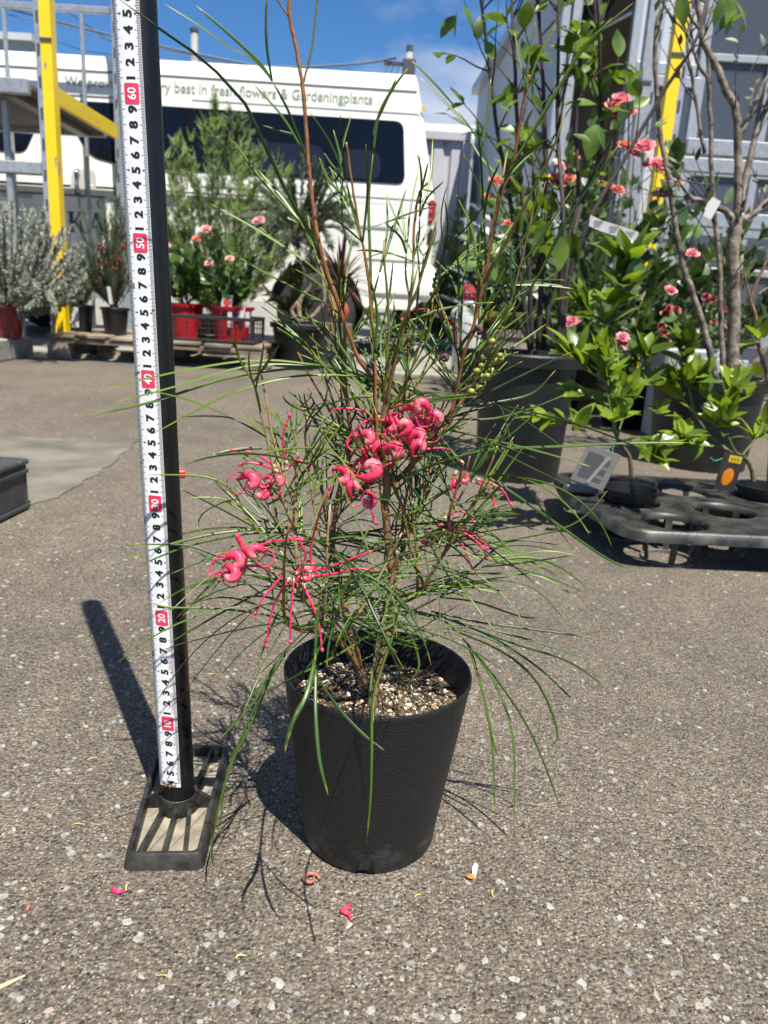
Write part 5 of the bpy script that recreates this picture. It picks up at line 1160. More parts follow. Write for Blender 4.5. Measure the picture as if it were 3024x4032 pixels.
# red-flowered grevillea and other black pots on the pallet
def needle_shrub(label, px_, base, c, rad, n, nl, L, lm, g, flw=None, name='needle_shrub', potr=.085, poth=.17):
    t = thing(name, label, 'shrub', (base[0],base[1],base[2]))
    pot(t, base, potr, potr*.75, poth, None, .008, base[2])
    sh = shoots(t, (base[0],base[1],base[2]+poth*.85), c, rad, n, .0035, TWIG, g, -.1, nmax=24)
    cloud(t, along(sh, nl, g, L, .15, .8, .5), lm, .06)
    if flw:
        fm, k = flw
        for _ in range(k):
            P = g.choice(sh); p = P[g.randrange(5,10)]; b = MB()
            for q in range(9):
                e = p+rv(g)*.035; b.tube(smoothpath([p+rv(g)*.008, p.lerp(e,.5)+Vector((0,0,.012)), e],4), .0028, 4)
            b.build('flower', fm, t, True)
    return t
REDF = mat('soft_red_flower', (.52,.07,.055), .5, .3, 40, trans=.2)
OLG = mat('grey_green_needle', (.085,.115,.055), .6, .3, 12, trans=.2)
a = at(455,1290,5.0); c = at(430,1000,5.0)
needle_shrub('airy shrub with soft red flowers in a black pot behind the tape', 0, (a.x,5.0,PZ), (c.x,5.0,c.z+.03), (.19,.16,.30), 44, 3600, .075, OLG, random.Random(5), (REDF,34))
a = at(325,1285,5.12); c = at(300,1040,5.1)
needle_shrub('sparse pale needle shrub in a black pot beside the yellow post', 0, (a.x,5.12,PZ), (c.x+.03,5.1,c.z), (.12,.12,.22), 16, 500, .09, mat('pale_needle', (.20,.25,.12), .6, .3, 10, trans=.2), random.Random(6), None, potr=.075)
for i, (x, y, w_, h_) in enumerate(((440,1145,.022,.085),(300,1235,.045,.10),(385,1180,.02,.07))):
    p = at(x,y+40,4.88); b = MB(); M = Matrix.Translation((p.x,4.86+.006*i,p.z)) @ Matrix.Rotation(.12*(i-1),4,'Y'); b.box((-w_/2,-.0008,-.02),(w_/2,.0008,h_), 0, M, .0004); o = b.build('plant_label', mat('white_label', (.66,.66,.64), .5, .05, 30), None)
    tag(o, ['narrow white plant label stuck in the red-flowered shrub pot','broad grey-white plant label at the front of the pallet','small white plant label between the black pots on the pallet'][i], 'label', 'plant labels on the pallet')
# roses in red pots inside a black crate
CRX0, CRX1 = at(655,1330,4.86).x, at(1005,1330,4.86).x
CRZ = PZ+.004; CRH = .155; CY0, CY1 = 4.80, 5.22
MESHP = mat('crate_black_plastic', (.02,.021,.023), .45, .2, 20)
t = thing('mesh_crate', 'black open-sided plastic crate holding red rose pots on the pallet', 'crate', ((CRX0+CRX1)/2,CY0,CRZ))
for z0, z1 in ((CRZ,CRZ+.016),(CRZ+CRH-.022,CRZ+CRH)):
    for lo, hi in (((CRX0,CY0,z0),(CRX1,CY0+.010,z1)),((CRX0,CY1-.010,z0),(CRX1,CY1,z1)),((CRX0,CY0+.0105,z0),(CRX0+.010,CY1-.0105,z1)),((CRX1-.010,CY0+.0105,z0),(CRX1,CY1-.0105,z1))):
        q = MB(); q.box(lo, hi, bev=.002); q.build('rim_bar', MESHP, t)
for k in range(9):
    x = CRX0+.002+(CRX1-CRX0-.010)*k/8; wd = .02 if k in (0,8) else .006
    for y in (CY0+.002, CY1-.008):
        q = MB(); q.box((x-(wd-.006 if k == 8 else 0),y,CRZ+.0165),(x+(wd if k != 8 else .006),y+.006,CRZ+CRH-.0225)); q.build('upright_slat', MESHP, t)
for z in (CRZ+.045,CRZ+.08,CRZ+.11):
    for y in (CY0+.0085, CY1-.0125):
        q = MB(); q.box((CRX0+.003,y,z-.003),(CRX1-.003,y+.003,z+.003)); q.build('cross_slat', MESHP, t)
for k in range(4):
    y = CY0+.05+k*.1
    for x in (CRX0+.002, CRX1-.008): q = MB(); q.box((x,y,CRZ+.0165),(x+.006,y+.008,CRZ+CRH-.0225)); q.build('side_slat', MESHP, t)
q = MB(); q.box((CRX0+.011,CY0+.011,CRZ+.001),(CRX1-.011,CY1-.011,CRZ+.004)); q.build('crate_floor', MESHP, t)
RPOT = mat('bright_red_pot', (.55,.006,.018), .38, .06, 30)
ROSEP = [mat('pale_pink_petal', (1.15,.72,.66), .5, .1, 60, trans=.25), mat('pink_petal_rim', (1.1,.52,.54), .5, .1, 60, trans=.25)]
CORAL = [mat('coral_petal', (.95,.24,.17), .5, .15, 60, trans=.25), mat('salmon_petal', (1.05,.45,.36), .5, .12, 60, trans=.25)]
PKROSE = [mat('mid_pink_petal', (1.0,.28,.36), .5, .12, 60, trans=.25), mat('light_pink_petal', (1.1,.52,.56), .5, .12, 60, trans=.25)]
g = random.Random(12)
BL_PALE = [petals('bloom', ROSEP, 26, g)]; BL_COR = [petals('bloom', CORAL, 24, g)]; BL_PK = [petals('bloom', PKROSE, 24, g)]
RLEAF = mat('rose_leaf_green', (.045,.11,.024), .4, .4, 7, trans=.2, col2=(.12,.22,.05))
RLM = [blade('leaf', RLEAF, .62, .2, .2), blade('leaf', RLEAF, .55, .3, .05), blade('leaf', RLEAF, .66, .1, -.15)]
def rose(label, bx, by, bz, c, rad, nl, L, blooms, meshes, g, potw=None, name='rose_bush', nst=16):
    t = thing(name, label, 'rose', (bx,by,bz))
    if potw:
        m_, rt, h = potw
        q = MB(); r_ = rt; q.lathe([(r_*.78,0),(r_*.95,h*.9),(r_*1.06,h*.905),(r_*1.09,h),(r_*.98,h),(r_*.93,h*.9)], (bx,by,bz), 4 if False else 28); q.f = q.f[:-1]; q.m = q.m[:-1]; sharp(q.build('pot', m_, t, True), 40)
        q = MB(); q.lathe([(0,h*.88),(r_*.92,h*.88)], (bx,by,bz), 28); q.build('soil', SOILB, t)
        z0 = bz+h*.88
    else: z0 = bz
    sh = shoots(t, (bx,by,z0), c, rad, nst, .0042, mat('rose_cane', (.10,.14,.04), .6, .2, 30), g, -.05)
    leaves_at(t, meshes, along(sh, nl, g, L, .18, 1.1, .1), g)
    for me, p, r_ in blooms:
        b = MB(); b.tube(smoothpath([g.choice(sh)[6], p-Vector((0,0,.07)), p],5), .0025, 5); b.build('flower_stem', MATS['rose_cane'], t, True)
        place_bloom(t, g.choice(me), p, r_, (g.uniform(-.3,.3),-.55,.75), g)
    return t
a = at(912,1290,5.0); c = at(800,1040,5.0)
rose('pink-flowered rose in the nearer bright red pot with picture tags', a.x, 5.0, CRZ+.005, (at(905,1030,5.0).x,5.0,c.z), (.22,.18,.23), 270, .075, [(BL_PALE,at(1020,872,4.95),.046),(BL_PALE,at(905,1020,4.9),.03)], RLM, g, (RPOT,.132,.21))
a = at(735,1280,5.07)
rose('pink-flowered rose in the left bright red pot in the crate', a.x, 5.07, CRZ+.005, (at(740,1030,5.05).x,5.05,c.z), (.22,.18,.22), 270, .075, [(BL_PALE,at(812,905,4.95),.042),(BL_COR,at(776,940,4.95),.032),(BL_PALE,at(825,1036,4.86),.032),(BL_PALE,at(660,970,4.95),.026)], RLM, g, (RPOT,.112,.21))
for i, (x, y) in enumerate(((893,1160),(952,1180))):
    p = at(x,y,4.885); t = thing('picture_tag', ['large rose picture tag in the nearer red pot','small rose picture tag at the right of the red pot'][i], 'tag', (p.x,4.885,p.z-.09), 'rose picture tags')
    s_ = 1 if i == 0 else .6; Mt = Matrix.Translation((p.x,4.885,p.z-.06)) @ Matrix.Rotation(.1,4,'Y')
    q = MB(); q.box((-.034*s_,-.0006,-.06),(.034*s_,.0006,.06*s_), 0, Mt); q.build('card', mat('white_card', (.72,.71,.68), .5), t)
    q = MB(); q.blob((0,-.0012,.015*s_), (.024*s_,.0005,.026*s_), 0, 3, .12, (6,10)); q.v = [tuple(Mt @ Vector(v)) for v in q.v]; q.build('printed_rose', mat('print_red', (.6,.06,.04), .5, .2, 100), t)
    q = MB(); q.box((-.03*s_,-.0016,.035*s_),(.03*s_,-.0008,.055*s_), 0, Mt); q.build('printed_band', mat('print_green', (.15,.4,.12), .5), t)
for i, x in enumerate((905,975)):
    p = at(x,1255,4.87); q = MB(); q.box((p.x-.013,4.867,p.z-.05),(p.x+.013,4.869,p.z+.04)); o = q.build('pot_sticker', mat('pot_sticker_white', (.7,.7,.68), .5), None)
    tag(o, ['white sticker strip on the nearer red pot','white sticker strip at the right side of the red pot'][i], 'sticker', 'stickers on the red pots')
# tall feathery shrub behind
g = random.Random(33)
a = at(870,1380,5.85); t = thing('feathery_shrub', 'tall bright green feathery shrub in front of the van window', 'shrub', (a.x,5.85,0))
pot(t, (a.x,5.85), .17, .13, .28)
c = at(880,780,5.8); FEA = mat('feathery_green', (.07,.16,.018), .55, .45, 5, trans=.28, col2=(.28,.44,.045))
sh = shoots(t, (a.x,5.85,.24), (c.x,5.8,c.z-.05), (.56,.40,.56), 130, .006, GTWIG, g, -.12, nmax=30)
for x, y in ((845,385),(945,460),(905,440),(800,500),(980,520),(705,560),(1020,600),(1080,690),(690,650)): sh += [smoothpath([(a.x,5.85,.3), at((x+870)/2,(y+900)/2,5.8), at(x,y,5.75)],12)]*2
sp = []
for p, d, L in along(sh, 5200, g, .085, .10, 1.3, .25):      # small fern-like sprays
    d.normalize(); s_ = d.cross(Vector((g.uniform(-1,1),-1,g.uniform(-.4,.4)))).normalized()
    for k in range(10):
        for sg in (-1,1): sp.append((p+d*L*(k/10), d*.75+s_*sg, L*.24*(1-k/14)))
cloud(t, sp, FEA, .34)
# twisted-stem bush in a black pot
g = random.Random(44)
a = at(1180,1430,5.1); t = thing('twisted_shrub', 'fine grey-green bush on bare twisted stems in a black pot', 'shrub', (a.x,5.16,0))
pot(t, (a.x,5.16), .195, .15, at(1180,1272,5.16).z, None, .016)
PALE = mat('bare_pale_stem', (.27,.20,.15), .8, .3, 30, .4, 90, col2=(.40,.32,.25), bdist=.003)
S1 = [limb(t, q, 5.16, .016, .006, PALE, 'trunk', 8, None, .004, g) for q in ([(1190,1272),(1175,1215),(1195,1160),(1225,1130),(1205,1080),(1175,1020),(1160,970)],[(1205,1272),(1250,1225),(1278,1180),(1270,1100),(1250,1050),(1240,990)],[(1185,1272),(1150,1230),(1180,1180),(1225,1120),(1238,1080)])]
c = at(1185,860,5.16); sh = [smoothpath([S1[i%2][-1], c+Vector((v.x*.22,v.y*.25,v.z*.12)), c+Vector((v.x*.40,v.y*.32,v.z*.36))],10) for i, v in enumerate([rv(g) for _ in range(60)])]
for P in sh[:26]: q = MB(); q.tube(P, [.004*(1-.8*k/10) for k in range(11)], 5); q.build('branch', TWIG, t, True)
cloud(t, along(sh, 12500, g, .048, .2, .9, .4), OLG, .10)
UL = mat('olive_broad_leaf', (.12,.12,.03), .5, .35, 8, trans=.2, col2=(.24,.23,.07)); ULM = [blade('leaf', UL, .5, .2, .2), blade('leaf', UL, .45, .25, -.1)]
t = thing('olive_undershrub', 'low olive-leaved plant around the twisted stems', 'plant', (a.x,5.42,0)); sh = shoots(t, (a.x-.05,5.42,.2), (at(1150,1130,5.4).x,5.4,at(1150,1130,5.4).z), (.22,.12,.14), 16, .004, TWIG, g)
pot(t, (a.x-.05,5.42), .10, .08, .22); leaves_at(t, ULM, along(sh, 170, g, .08, .2, 1.1, .1), g)
# dark red cordyline with strap leaves
g = random.Random(55); a = at(1345,1390,5.75); t = thing('cordyline', 'dark red strap-leaved cordyline beside the van wheel', 'plant', (a.x,5.75,0)); pot(t, (a.x,5.75), .10, .08, .2)
CORD = mat('maroon_strap', (.10,.018,.022), .4, .4, 10, trans=.1, col2=(.22,.06,.055)); cb = at(1340,1130,5.75)
q = MB(); q.tube([(a.x,5.75,.15),(a.x,5.75,cb.z)], [.02,.014], 8); q.build('stem', TWIG, t, True)
for i in range(46):
    az = i*2.399; el = g.uniform(-.1,1.35); L = g.uniform(.30,.48); d = Vector((math.cos(az)*math.cos(el),math.sin(az)*math.cos(el),math.sin(el))); p = cb+Vector((0,0,g.uniform(-.05,.05))); P = [p.copy()]
    for k in range(7): p = p+d*L/7; d = (d+Vector((0,0,-.13))).normalized(); P.append(p.copy())
    q = MB(); q.tube(P, [.013*(.55+.45*math.sin(math.pi*min(1,k/7+.2)))*(1 if k < 6 else .4) for k in range(8)], 4, flat=.12, up=(0,0,1)); q.build('strap_leaf', CORD, t, True)
o = MB(); p = at(1332,1228,5.55); o.lathe([(0,-.075),(.05,-.07),(.072,-.03),(.078,.01),(.06,.055),(.035,.07),(.033,.08),(.0,.08)], p, 24); ob = o.build('clay_jar', mat('orange_glaze', (.42,.10,.045), .35, .2, 20), None, True); tag(ob, 'small round orange clay jar below the dark red cordyline', 'jar')
o = MB(); o.box((p.x-.10,5.47,0.006),(p.x+.10,5.63,p.z-.0755), bev=.006); ob = o.build('upturned_pot', mat('grey_block', (.14,.14,.135), .8, .2, 20), None); tag(ob, 'dark grey block carrying the orange clay jar', 'block')
# shrubs beyond the van
for i, (x, y, Y, rx, rz, col, lab) in enumerate(((1750,960,9.0,.32,.62,(.17,.22,.12),'tall pale green shrub against the grey container'),(1745,1120,8.6,.42,.28,(.09,.17,.03),'low bright green shrub beside the van bumper'),(1560,1175,9.0,.9,.16,(.08,.15,.035),'low green hedge plant seen under the van'))):
    g = random.Random(70+i); c = at(x,y,Y); t = thing('leafy_shrub', lab, 'shrub', (c.x,Y,0)); sh = shoots(t, (c.x,Y,.05), (c.x,Y,c.z), (rx,.3,rz), 26, .008, TWIG, g, 0)
    cloud(t, along(sh, 1500, g, .07, .2, 1, .2), mat('far_leaf%d'%i, col, .5, .4, 5, trans=.25), .4)
for i, (x, y, Y, rx, rz, n_, lab) in enumerate(((2260,960,4.35,.62,.42,1500,'dense dark green bush filling in behind the coral roses'),(2080,1130,4.15,.30,.26,700,'dark leafy bush behind the blue-grey conifer'),(2760,1080,4.1,.55,.30,1300,'dark leafy bush in front of the right rack'))):
    g = random.Random(170+i); c = at(x,y,Y); t = thing('dark_bush', lab, 'shrub', (c.x,Y,0)); sh = shoots(t, (c.x,Y,.02), (c.x,Y,c.z), (rx,.25,rz), 44, .007, DTWIG, g, -.05, nmax=30)
    cloud(t, along(sh, n_, g, .075, .15, 1.2, .1), mat('dark_bush_leaf', (.03,.075,.018), .4, .45, 5, trans=.2, col2=(.10,.18,.04)), .5)
# ------------------------------------------------------------------ right side
# blue hose coil on the concrete
HOSE = mat('blue_hose', (.10,.24,.52), .4, .1, 10); hp = gp(1720,1330,.012); t = []
P = []
for i in range(160):
    a = i/160*2*math.pi*5; r_ = .55+.12*math.sin(i*.21)+.05*math.sin(i*.77); P.append((hp.x+r_*math.cos(a)*.55+.02*i/40, 8.4+r_*math.sin(a)*1.1, .02+.022*(i//32)))
P += [(hp.x-.8,8.0,.02),(hp.x-1.3,8.5,.02),(hp.x-1.6,9.4,.02)]
q = MB(); q.tube(smoothpath(P,330), .0125, 6); o = q.build('garden_hose', HOSE, None, True); tag(o, 'blue garden hose coiled loosely on the concrete', 'hose')
# white canister with a red cap
p = at(1848,1300,5.4); t = thing('white_canister', 'white plastic canister with a red cap on the concrete', 'canister', (p.x,5.4,.006)); zt = at(1845,1108,5.4).z
q = MB(); q.lathe([(.09,0),(.105,.02),(.108,zt*.55),(.10,zt*.66),(.06,zt*.80),(.055,zt*.86)], (p.x,5.4,.006), 28); q.build('body', mat('white_plastic', (.72,.73,.74), .4, .05, 12), t, True)
q = MB(); q.lathe([(.066,zt*.80),(.068,zt*.84),(.066,zt*.93),(.05,zt*.985),(0,zt)], (p.x,5.4,.006), 24); q.build('cap', mat('red_plastic', (.62,.05,.07), .4), t, True)
q = MB(); q.tube(smoothpath([(p.x-.10,5.33,zt*.60),(p.x-.13,5.30,zt*.66),(p.x-.07,5.30,zt*.77)],8), .012, 8); q.build('handle', MATS['white_plastic'], t, True)
# blue-grey conifer
g = random.Random(81); c = at(1930,1000,4.6); t = thing('blue_conifer', 'blue-grey needled conifer behind the large black pot', 'conifer', (c.x,4.6,0)); pot(t, (c.x,4.6), .13,.1,.22)
q = MB(); q.tube([(c.x,4.6,.18),(c.x+.01,4.6,c.z+.25)], [.014,.006], 8); q.build('trunk', TWIG, t, True)
BLU = mat('blue_needle', (.14,.20,.21), .6, .3, 10, col2=(.30,.38,.40)); br = []
for i in range(34):
    z = .30+(c.z+.22-.30)*(i/33); a = i*2.399; r_ = .30*(1-.45*i/33); e = Vector((c.x+r_*math.cos(a), 4.6+r_*math.sin(a), z+.02)); P = smoothpath([(c.x,4.6,z-.04),(c.x+r_*.5*math.cos(a),4.6+r_*.5*math.sin(a),z-.01),e],8); br.append(P)
    q = MB(); q.tube(P, [.004*(1-.7*k/8) for k in range(9)], 5); q.build('branch', TWIG, t, True)
cloud(t, along(br, 6500, g, .022, .15, 1.3, .3), BLU, .14)
# yellow-green grass in a stone-coloured planter
g = random.Random(82); c = at(1985,1285,3.7); t = thing('grass_planter', 'yellow-green tufted grass in a square stone-coloured planter', 'planter', (c.x+.03,3.7,0))
x0, x1 = at(1925,1340,3.7).x, at(2105,1340,3.7).x; zt = at(2010,1300,3.7).z
q = MB(); q.box((x0,3.62,.006),(x1,3.82,zt), bev=.008); q.build('planter_box', mat('stone_planter', (.38,.31,.25), .85, .15, 12, .2, 80), t)
q = MB(); q.box((x0-.008,3.61,zt-.03),(x1+.008,3.619,zt+.002), bev=.002); q.build('planter_lip', MATS['stone_planter'], t)
GY_ = mat('yellow_grass', (.24,.28,.035), .5, .35, 14, trans=.3, col2=(.40,.40,.06)); cc = Vector(((x0+x1)/2-.05,3.7,zt)); b = MB()
for i in range(620):
    a = g.uniform(0,6.283); L = g.uniform(.10,.2); d = Vector((math.cos(a)*.7,math.sin(a)*.7,1.1)).normalized(); p = cc+Vector((g.uniform(-.05,.05),g.uniform(-.05,.05),0)); P = [p.copy()]
    for k in range(5): p = p+d*L/5; d = (d+Vector((0,0,-.34))).normalized(); P.append(p.copy())
    b.tube(P, [.0022,.0022,.002,.0017,.0012,.0004], 3, cap=False)
b.build('grass_blades', GY_, t, True, kind='stuff')
# large black pot with a many-stemmed round-leaved shrub
g = random.Random(90); BP = Vector((.378,2.2,0))
JB = thing('serviceberry', 'many-stemmed round-leaved shrub in the large black pot', 'shrub', BP); pot(JB, BP, .140, .118, .352, None, .017)
JS = []
for q in ([(2085,1375),(2062,1150),(2010,820),(1955,520),(1915,170),(1880,-80)],[(2095,1375),(2085,1050),(2045,640),(2030,250),(2015,-80)],[(2120,1375),(2140,1020),(2150,760),(2142,420),(2122,100),(2112,-80)],[(2205,1375),(2205,1150),(2215,830),(2195,500),(2200,180),(2195,-80)],[(2190,1375),(2230,1050),(2300,760),(2360,620),(2365,300),(2350,-80)],[(2210,1375),(2240,1100),(2330,850),(2460,620),(2620,350),(2740,150),(2790,-60)],[(2160,1375),(2170,1150),(2265,830),(2268,480),(2290,200)],[(2100,1375),(2040,1250),(1990,1180)],[(2180,1375),(2150,1180),(2120,1050),(2105,900),(2095,600)]):
    q = [(x+R.uniform(-4,4),y,2.2+g.uniform(-.05,.06)*min(1,(1375-y)/600)) for x, y in q]
    JS.append(limb(JB, q, 2.2, .0085, .0032, DTWIG, 'stem', 7, None, .0012, g))
def side_twigs(par, stems, n, g, L, m, lo=.3):
    out = []
    for _ in range(n):
        P = g.choice(stems); k = int(len(P)*g.uniform(lo,.98)); k = min(max(k,1),len(P)-2); p = P[k]; d = ((P[k+1]-P[k-1]).normalized()*.8+rv(g)*1.0+Vector((0,0,.25))).normalized(); Q = [p.copy()]
        for i in range(5): p = p+d*L*g.uniform(.7,1.3)/5; d = (d+rv(g)*.2).normalized(); Q.append(p.copy())
        b = MB(); b.tube(Q, [.0026*(1-.7*i/5) for i in range(6)], 5); b.build('twig', m, par, True); out.append(Q)
    return out
tw = side_twigs(JB, JS, 84, g, .2, DTWIG, .40)
JL = mat('round_leaf_green', (.10,.20,.026), .42, .3, 14, trans=.34, col2=(.22,.36,.045)); JLM = [blade('leaf', JL, .62, .22, .15), blade('leaf', JL, .68, .12, .3), blade('leaf', JL, .58, .3, -.1)]
sp = [s_ for s_ in along(tw, 275, g, .056, .25, 1.1, -.15)]
leaves_at(JB, JLM, sp, g)
for x, y, L, dx, dz in ((1765,110,.06,-.5,-.9),(1800,95,.06,.1,-1),(1850,60,.05,.6,-.6),(2130,950,.085,-.2,-1),(2200,1000,.09,0,-1),(2255,980,.085,.25,-1),(2330,560,.085,-.2,-1),(2290,545,.05,-1,.3),(2380,540,.06,.6,-.5),(2370,950,.045,.2,.8),(2390,1000,.04,.6,-.4),(2350,1000,.045,-.3,-1),(1990,440,.05,-.8,.2),(1980,560,.05,-.9,-.3),(2690,40,.075,.5,-1),(2870,60,.09,.2,-.9),(2930,40,.1,.8,-.6),(2830,30,.08,-.6,-.8)):
    p = at(x,y,2.15+g.uniform(-.06,.06)); leaves_at(JB, JLM, [(p-Vector((dx,0,dz)).normalized()*L*.5, Vector((dx,g.uniform(-.3,.3),dz)), L)], g)
# white strip label tied round it
b = MB(); P = [at(x,y,2.08) for x, y in ((2322,868),(2370,890),(2420,905),(2470,922),(2512,935))]
n = len(P); b.add([p+Vector((0,0,.013)) for p in P]+[p-Vector((0,0,.013)) for p in P]+[p+Vector((0,.0008,.013)) for p in P]+[p+Vector((0,.0008,-.013)) for p in P], [(i,i+1,n+i+1,n+i) for i in range(n-1)]+[(2*n+i+1,2*n+i,3*n+i,3*n+i+1) for i in range(n-1)])
o = b.build('strip_label', mat('label_paper', (.62,.63,.62), .45, .06, 60), None); tag(o, 'white printed strip label among the stems above the citrus', 'label')
b = MB()
for i in range(3):
    for k in range(3): x = 2335+i*62; p = at(x+4,868+(x-2322)*.35-4+k*9,2.0785); b.box((p.x,2.0782,p.z-.0011),(p.x+.024-.004*k,2.0786,p.z+.0011))
for i_ in range(1): pass
pr = b.build('printed_line', mat('faint_print', (.25,.25,.25), .6), o); pr['kind'] = 'stuff'
# second large pot with the gnarled grey tree
g = random.Random(91); TP = Vector((1.035,2.55,0)); GT = thing('gnarled_tree', 'gnarled grey-barked small tree in a black pot at the right edge', 'tree', TP); pot(GT, TP, .175, .15, .295, None, .018)
GB = mat('grey_mottled_bark', (.16,.12,.09), .85, .4, 40, .5, 120, col2=(.38,.32,.26), bdist=.004)
def c3(pts): return [(1800+x/1.355, y/1.355) for x, y in pts]
GS = []
for q, r0, r1, nm in (([(2880,1500),(2885,1350),(2890,1200),(2885,1000),(2900,860)],.022,.019,'trunk'),(c3([(1490,1165),(1500,950),(1490,620),(1440,490),(1380,350),(1310,215),(1290,60),(1280,-80)]),.0135,.008,'branch'),(c3([(1490,1165),(1530,980),(1590,740),(1640,600),(1720,450)]),.0125,.007,'branch'),(c3([(1480,1180),(1420,1120),(1310,1080),(1215,1040)]),.011,.007,'branch'),(c3([(1500,1180),(1570,1150),(1640,1090),(1720,1000)]),.011,.007,'branch'),
    ([(2820,1500),(2780,1330),(2735,1180),(2690,1050),(2660,900),(2640,760),(2600,520),(2580,250),(2590,60)],.012,.006,'branch'),([(2850,1500),(2840,1300),(2830,1000),(2805,760),(2795,450),(2780,180),(2700,40)],.010,.005,'branch'),(c3([(1500,740),(1560,620),(1640,440),(1720,330)]),.009,.005,'branch'),(c3([(1350,450),(1270,300),(1240,200),(1130,80)]),.006,.003,'branch'),([(2895,1500),(2960,1440),(3050,1350)],.012,.008,'branch'),(c3([(1320,820),(1270,520),(1230,260),(1240,120)]),.006,.003,'branch')):
    GS.append(limb(GT, q, 2.5, r0, r1, GB, nm, 8, None, .0025, g))
tw = side_twigs(GT, GS, 60, g, .2, TWIG, .3)
SG = mat('small_grey_green_leaf', (.10,.135,.07), .5, .35, 12, trans=.15, col2=(.30,.34,.24)); SGM = [blade('leaf', SG, .42, .25, .1, 4), blade('leaf', SG, .36, .25, -.15, 4)]
leaves_at(GT, SGM, along(tw, 290, g, .032, .2, 1.2, .1), g)
p = at(2800,820,2.44); M = Matrix.Translation(p) @ Matrix.Rotation(.38,4,'Y'); b = MB(); b.box((-.0165,-.0008,-.028),(.0165,.0008,.028), 0, M, .0004); o = b.build('hanging_tag', mat('white_tag', (.78,.78,.78), .5), None); tag(o, 'plain white tag hanging on the gnarled grey tree', 'tag')
b = MB(); b.tube([M @ Vector((0,0,.026)), at(2812,770,2.47)], .0008, 4); b.build('tag_string', TWIG, o)
# rose bushes behind
g = random.Random(95)
def P4(x, y, Y=3.7): return at(x,y,Y)
c = at(2330,900,3.75); t = rose('tall coral and pink rose bush between big pot and greenhouse door', at(2330,1400,3.8).x, 3.8, .28, (c.x,3.75,c.z), (.66,.32,.52), 298, .088,
  [(BL_COR,P4(2435,430),0.065),(BL_COR,P4(2410,445),0.050),(BL_PK,P4(2440,395),0.050),(BL_COR,P4(2480,440),0.037),(BL_PK,P4(2535,580),0.056),(BL_COR,P4(2460,580),0.045),(BL_PK,P4(2500,610),0.037),(BL_PK,P4(2590,655),0.060),(BL_PK,P4(2545,650),0.025),(BL_COR,P4(2190,715),0.057),(BL_COR,P4(2240,705),0.037),(BL_PK,P4(2205,660),0.031),(BL_COR,P4(2260,622),0.031),(BL_COR,P4(1955,715),0.040),(BL_COR,P4(1925,775),0.027),(BL_COR,P4(2430,750),0.037),(BL_COR,P4(2400,735),0.027),(BL_COR,P4(2370,725),0.025),(BL_PK,P4(2610,765),0.050),(BL_COR,P4(2670,724),0.025),(BL_COR,P4(2000,880),0.025)], RLM, g, None, nst=40)
q = MB(); bx = at(2330,1400,3.8).x; q.lathe([(.15,0),(.19,.25),(.20,.252),(.20,.30),(.18,.30),(.178,.27)], (bx,3.8,.0), 32); q.f = q.f[:-1]; q.m = q.m[:-1]; q.build('pot', NPOT, t, True)
q = MB(); q.lathe([(0,.272),(.179,.27)], (bx,3.8,0), 32); q.build('soil', SOILB, t)
g = random.Random(96); c = at(2560,1180,3.3)
rose('low mixed rose bush with single pink blooms behind the citrus', c.x, 3.35, .16, (c.x-.05,3.3,c.z+.02), (.52,.27,.24), 290, .075, [(BL_PK,at(2250,1268,3.0),.034),(BL_PK,at(2450,1330,3.0),.03),(BL_PK,at(2450,1352,3.0),.026),(BL_PK,at(2640,1145,3.1),.028),(BL_PK,at(2725,1000,3.2),.03)], RLM, g, None, nst=26)
tt = bpy.context.scene.objects[-1]
q = MB(); q.lathe([(.11,0),(.15,.16),(.16,.162),(.16,.19),(.145,.19),(.143,.17)], (c.x,3.35,.0), 32); q.f = q.f[:-1]; q.m = q.m[:-1]; low_rose = [o for o in bpy.data.objects if o.get('label','').startswith('low mixed rose')][0]; q.build('pot', NPOT, low_rose, True)
q = MB(); q.lathe([(0,.172),(.144,.17)], (c.x,3.35,0), 32); q.build('soil', SOILB, low_rose)
# red bedding plant in a pale trough
g = random.Random(97); p = at(2730,1400,3.05); t = thing('bedding_trough', 'pale grey trough of dark red bedding flowers', 'trough', (p.x,3.05,0)); zt = at(2730,1372,3.05).z; x0, x1 = at(2600,1400,3.05).x, at(2880,1400,3.05).x
q = MB(); q.box((x0,2.98,.004),(x1,3.16,zt), bev=.01); q.build('trough', mat('pale_trough', (.42,.43,.44), .6, .1, 12), t)
for k in range(3): q = MB(); q.box((x0+.04+k*.1,2.972,zt-.10),(x0+.11+k*.1,2.9795,zt-.03), bev=.003); q.build('moulded_panel', MATS['pale_trough'], t)
sh = shoots(t, ((x0+x1)/2,3.06,zt-.01), ((x0+x1)/2,3.04,zt+.09), (.17,.10,.12), 30, .003, GTWIG, g); DRED = mat('dark_red_petal', (.28,.012,.03), .5, .3, 40, trans=.15)
leaves_at(t, RLM, along(sh, 110, g, .045, .2, 1.2, 0), g); bm_ = petals('bloom', [DRED], 9, g)
for _ in range(24): P = g.choice(sh); place_bloom(t, bm_, P[-1]+rv(g)*.02, g.uniform(.014,.022), (g.uniform(-.4,.4),-.8,.6), g, 'flower')
# yellow ribbon left on the low rose
b = MB(); P = smoothpath([at(x,y,2.7) for x, y in ((2530,1175),(2515,1220),(2510,1260),(2500,1290))],14); b.tube(P, .0065, 5, flat=.15); o = b.build('yellow_ribbon', mat('yellow_ribbon', (.75,.55,.02), .5), None, True); tag(o, 'short yellow ribbon hanging behind the citrus leaves', 'ribbon')

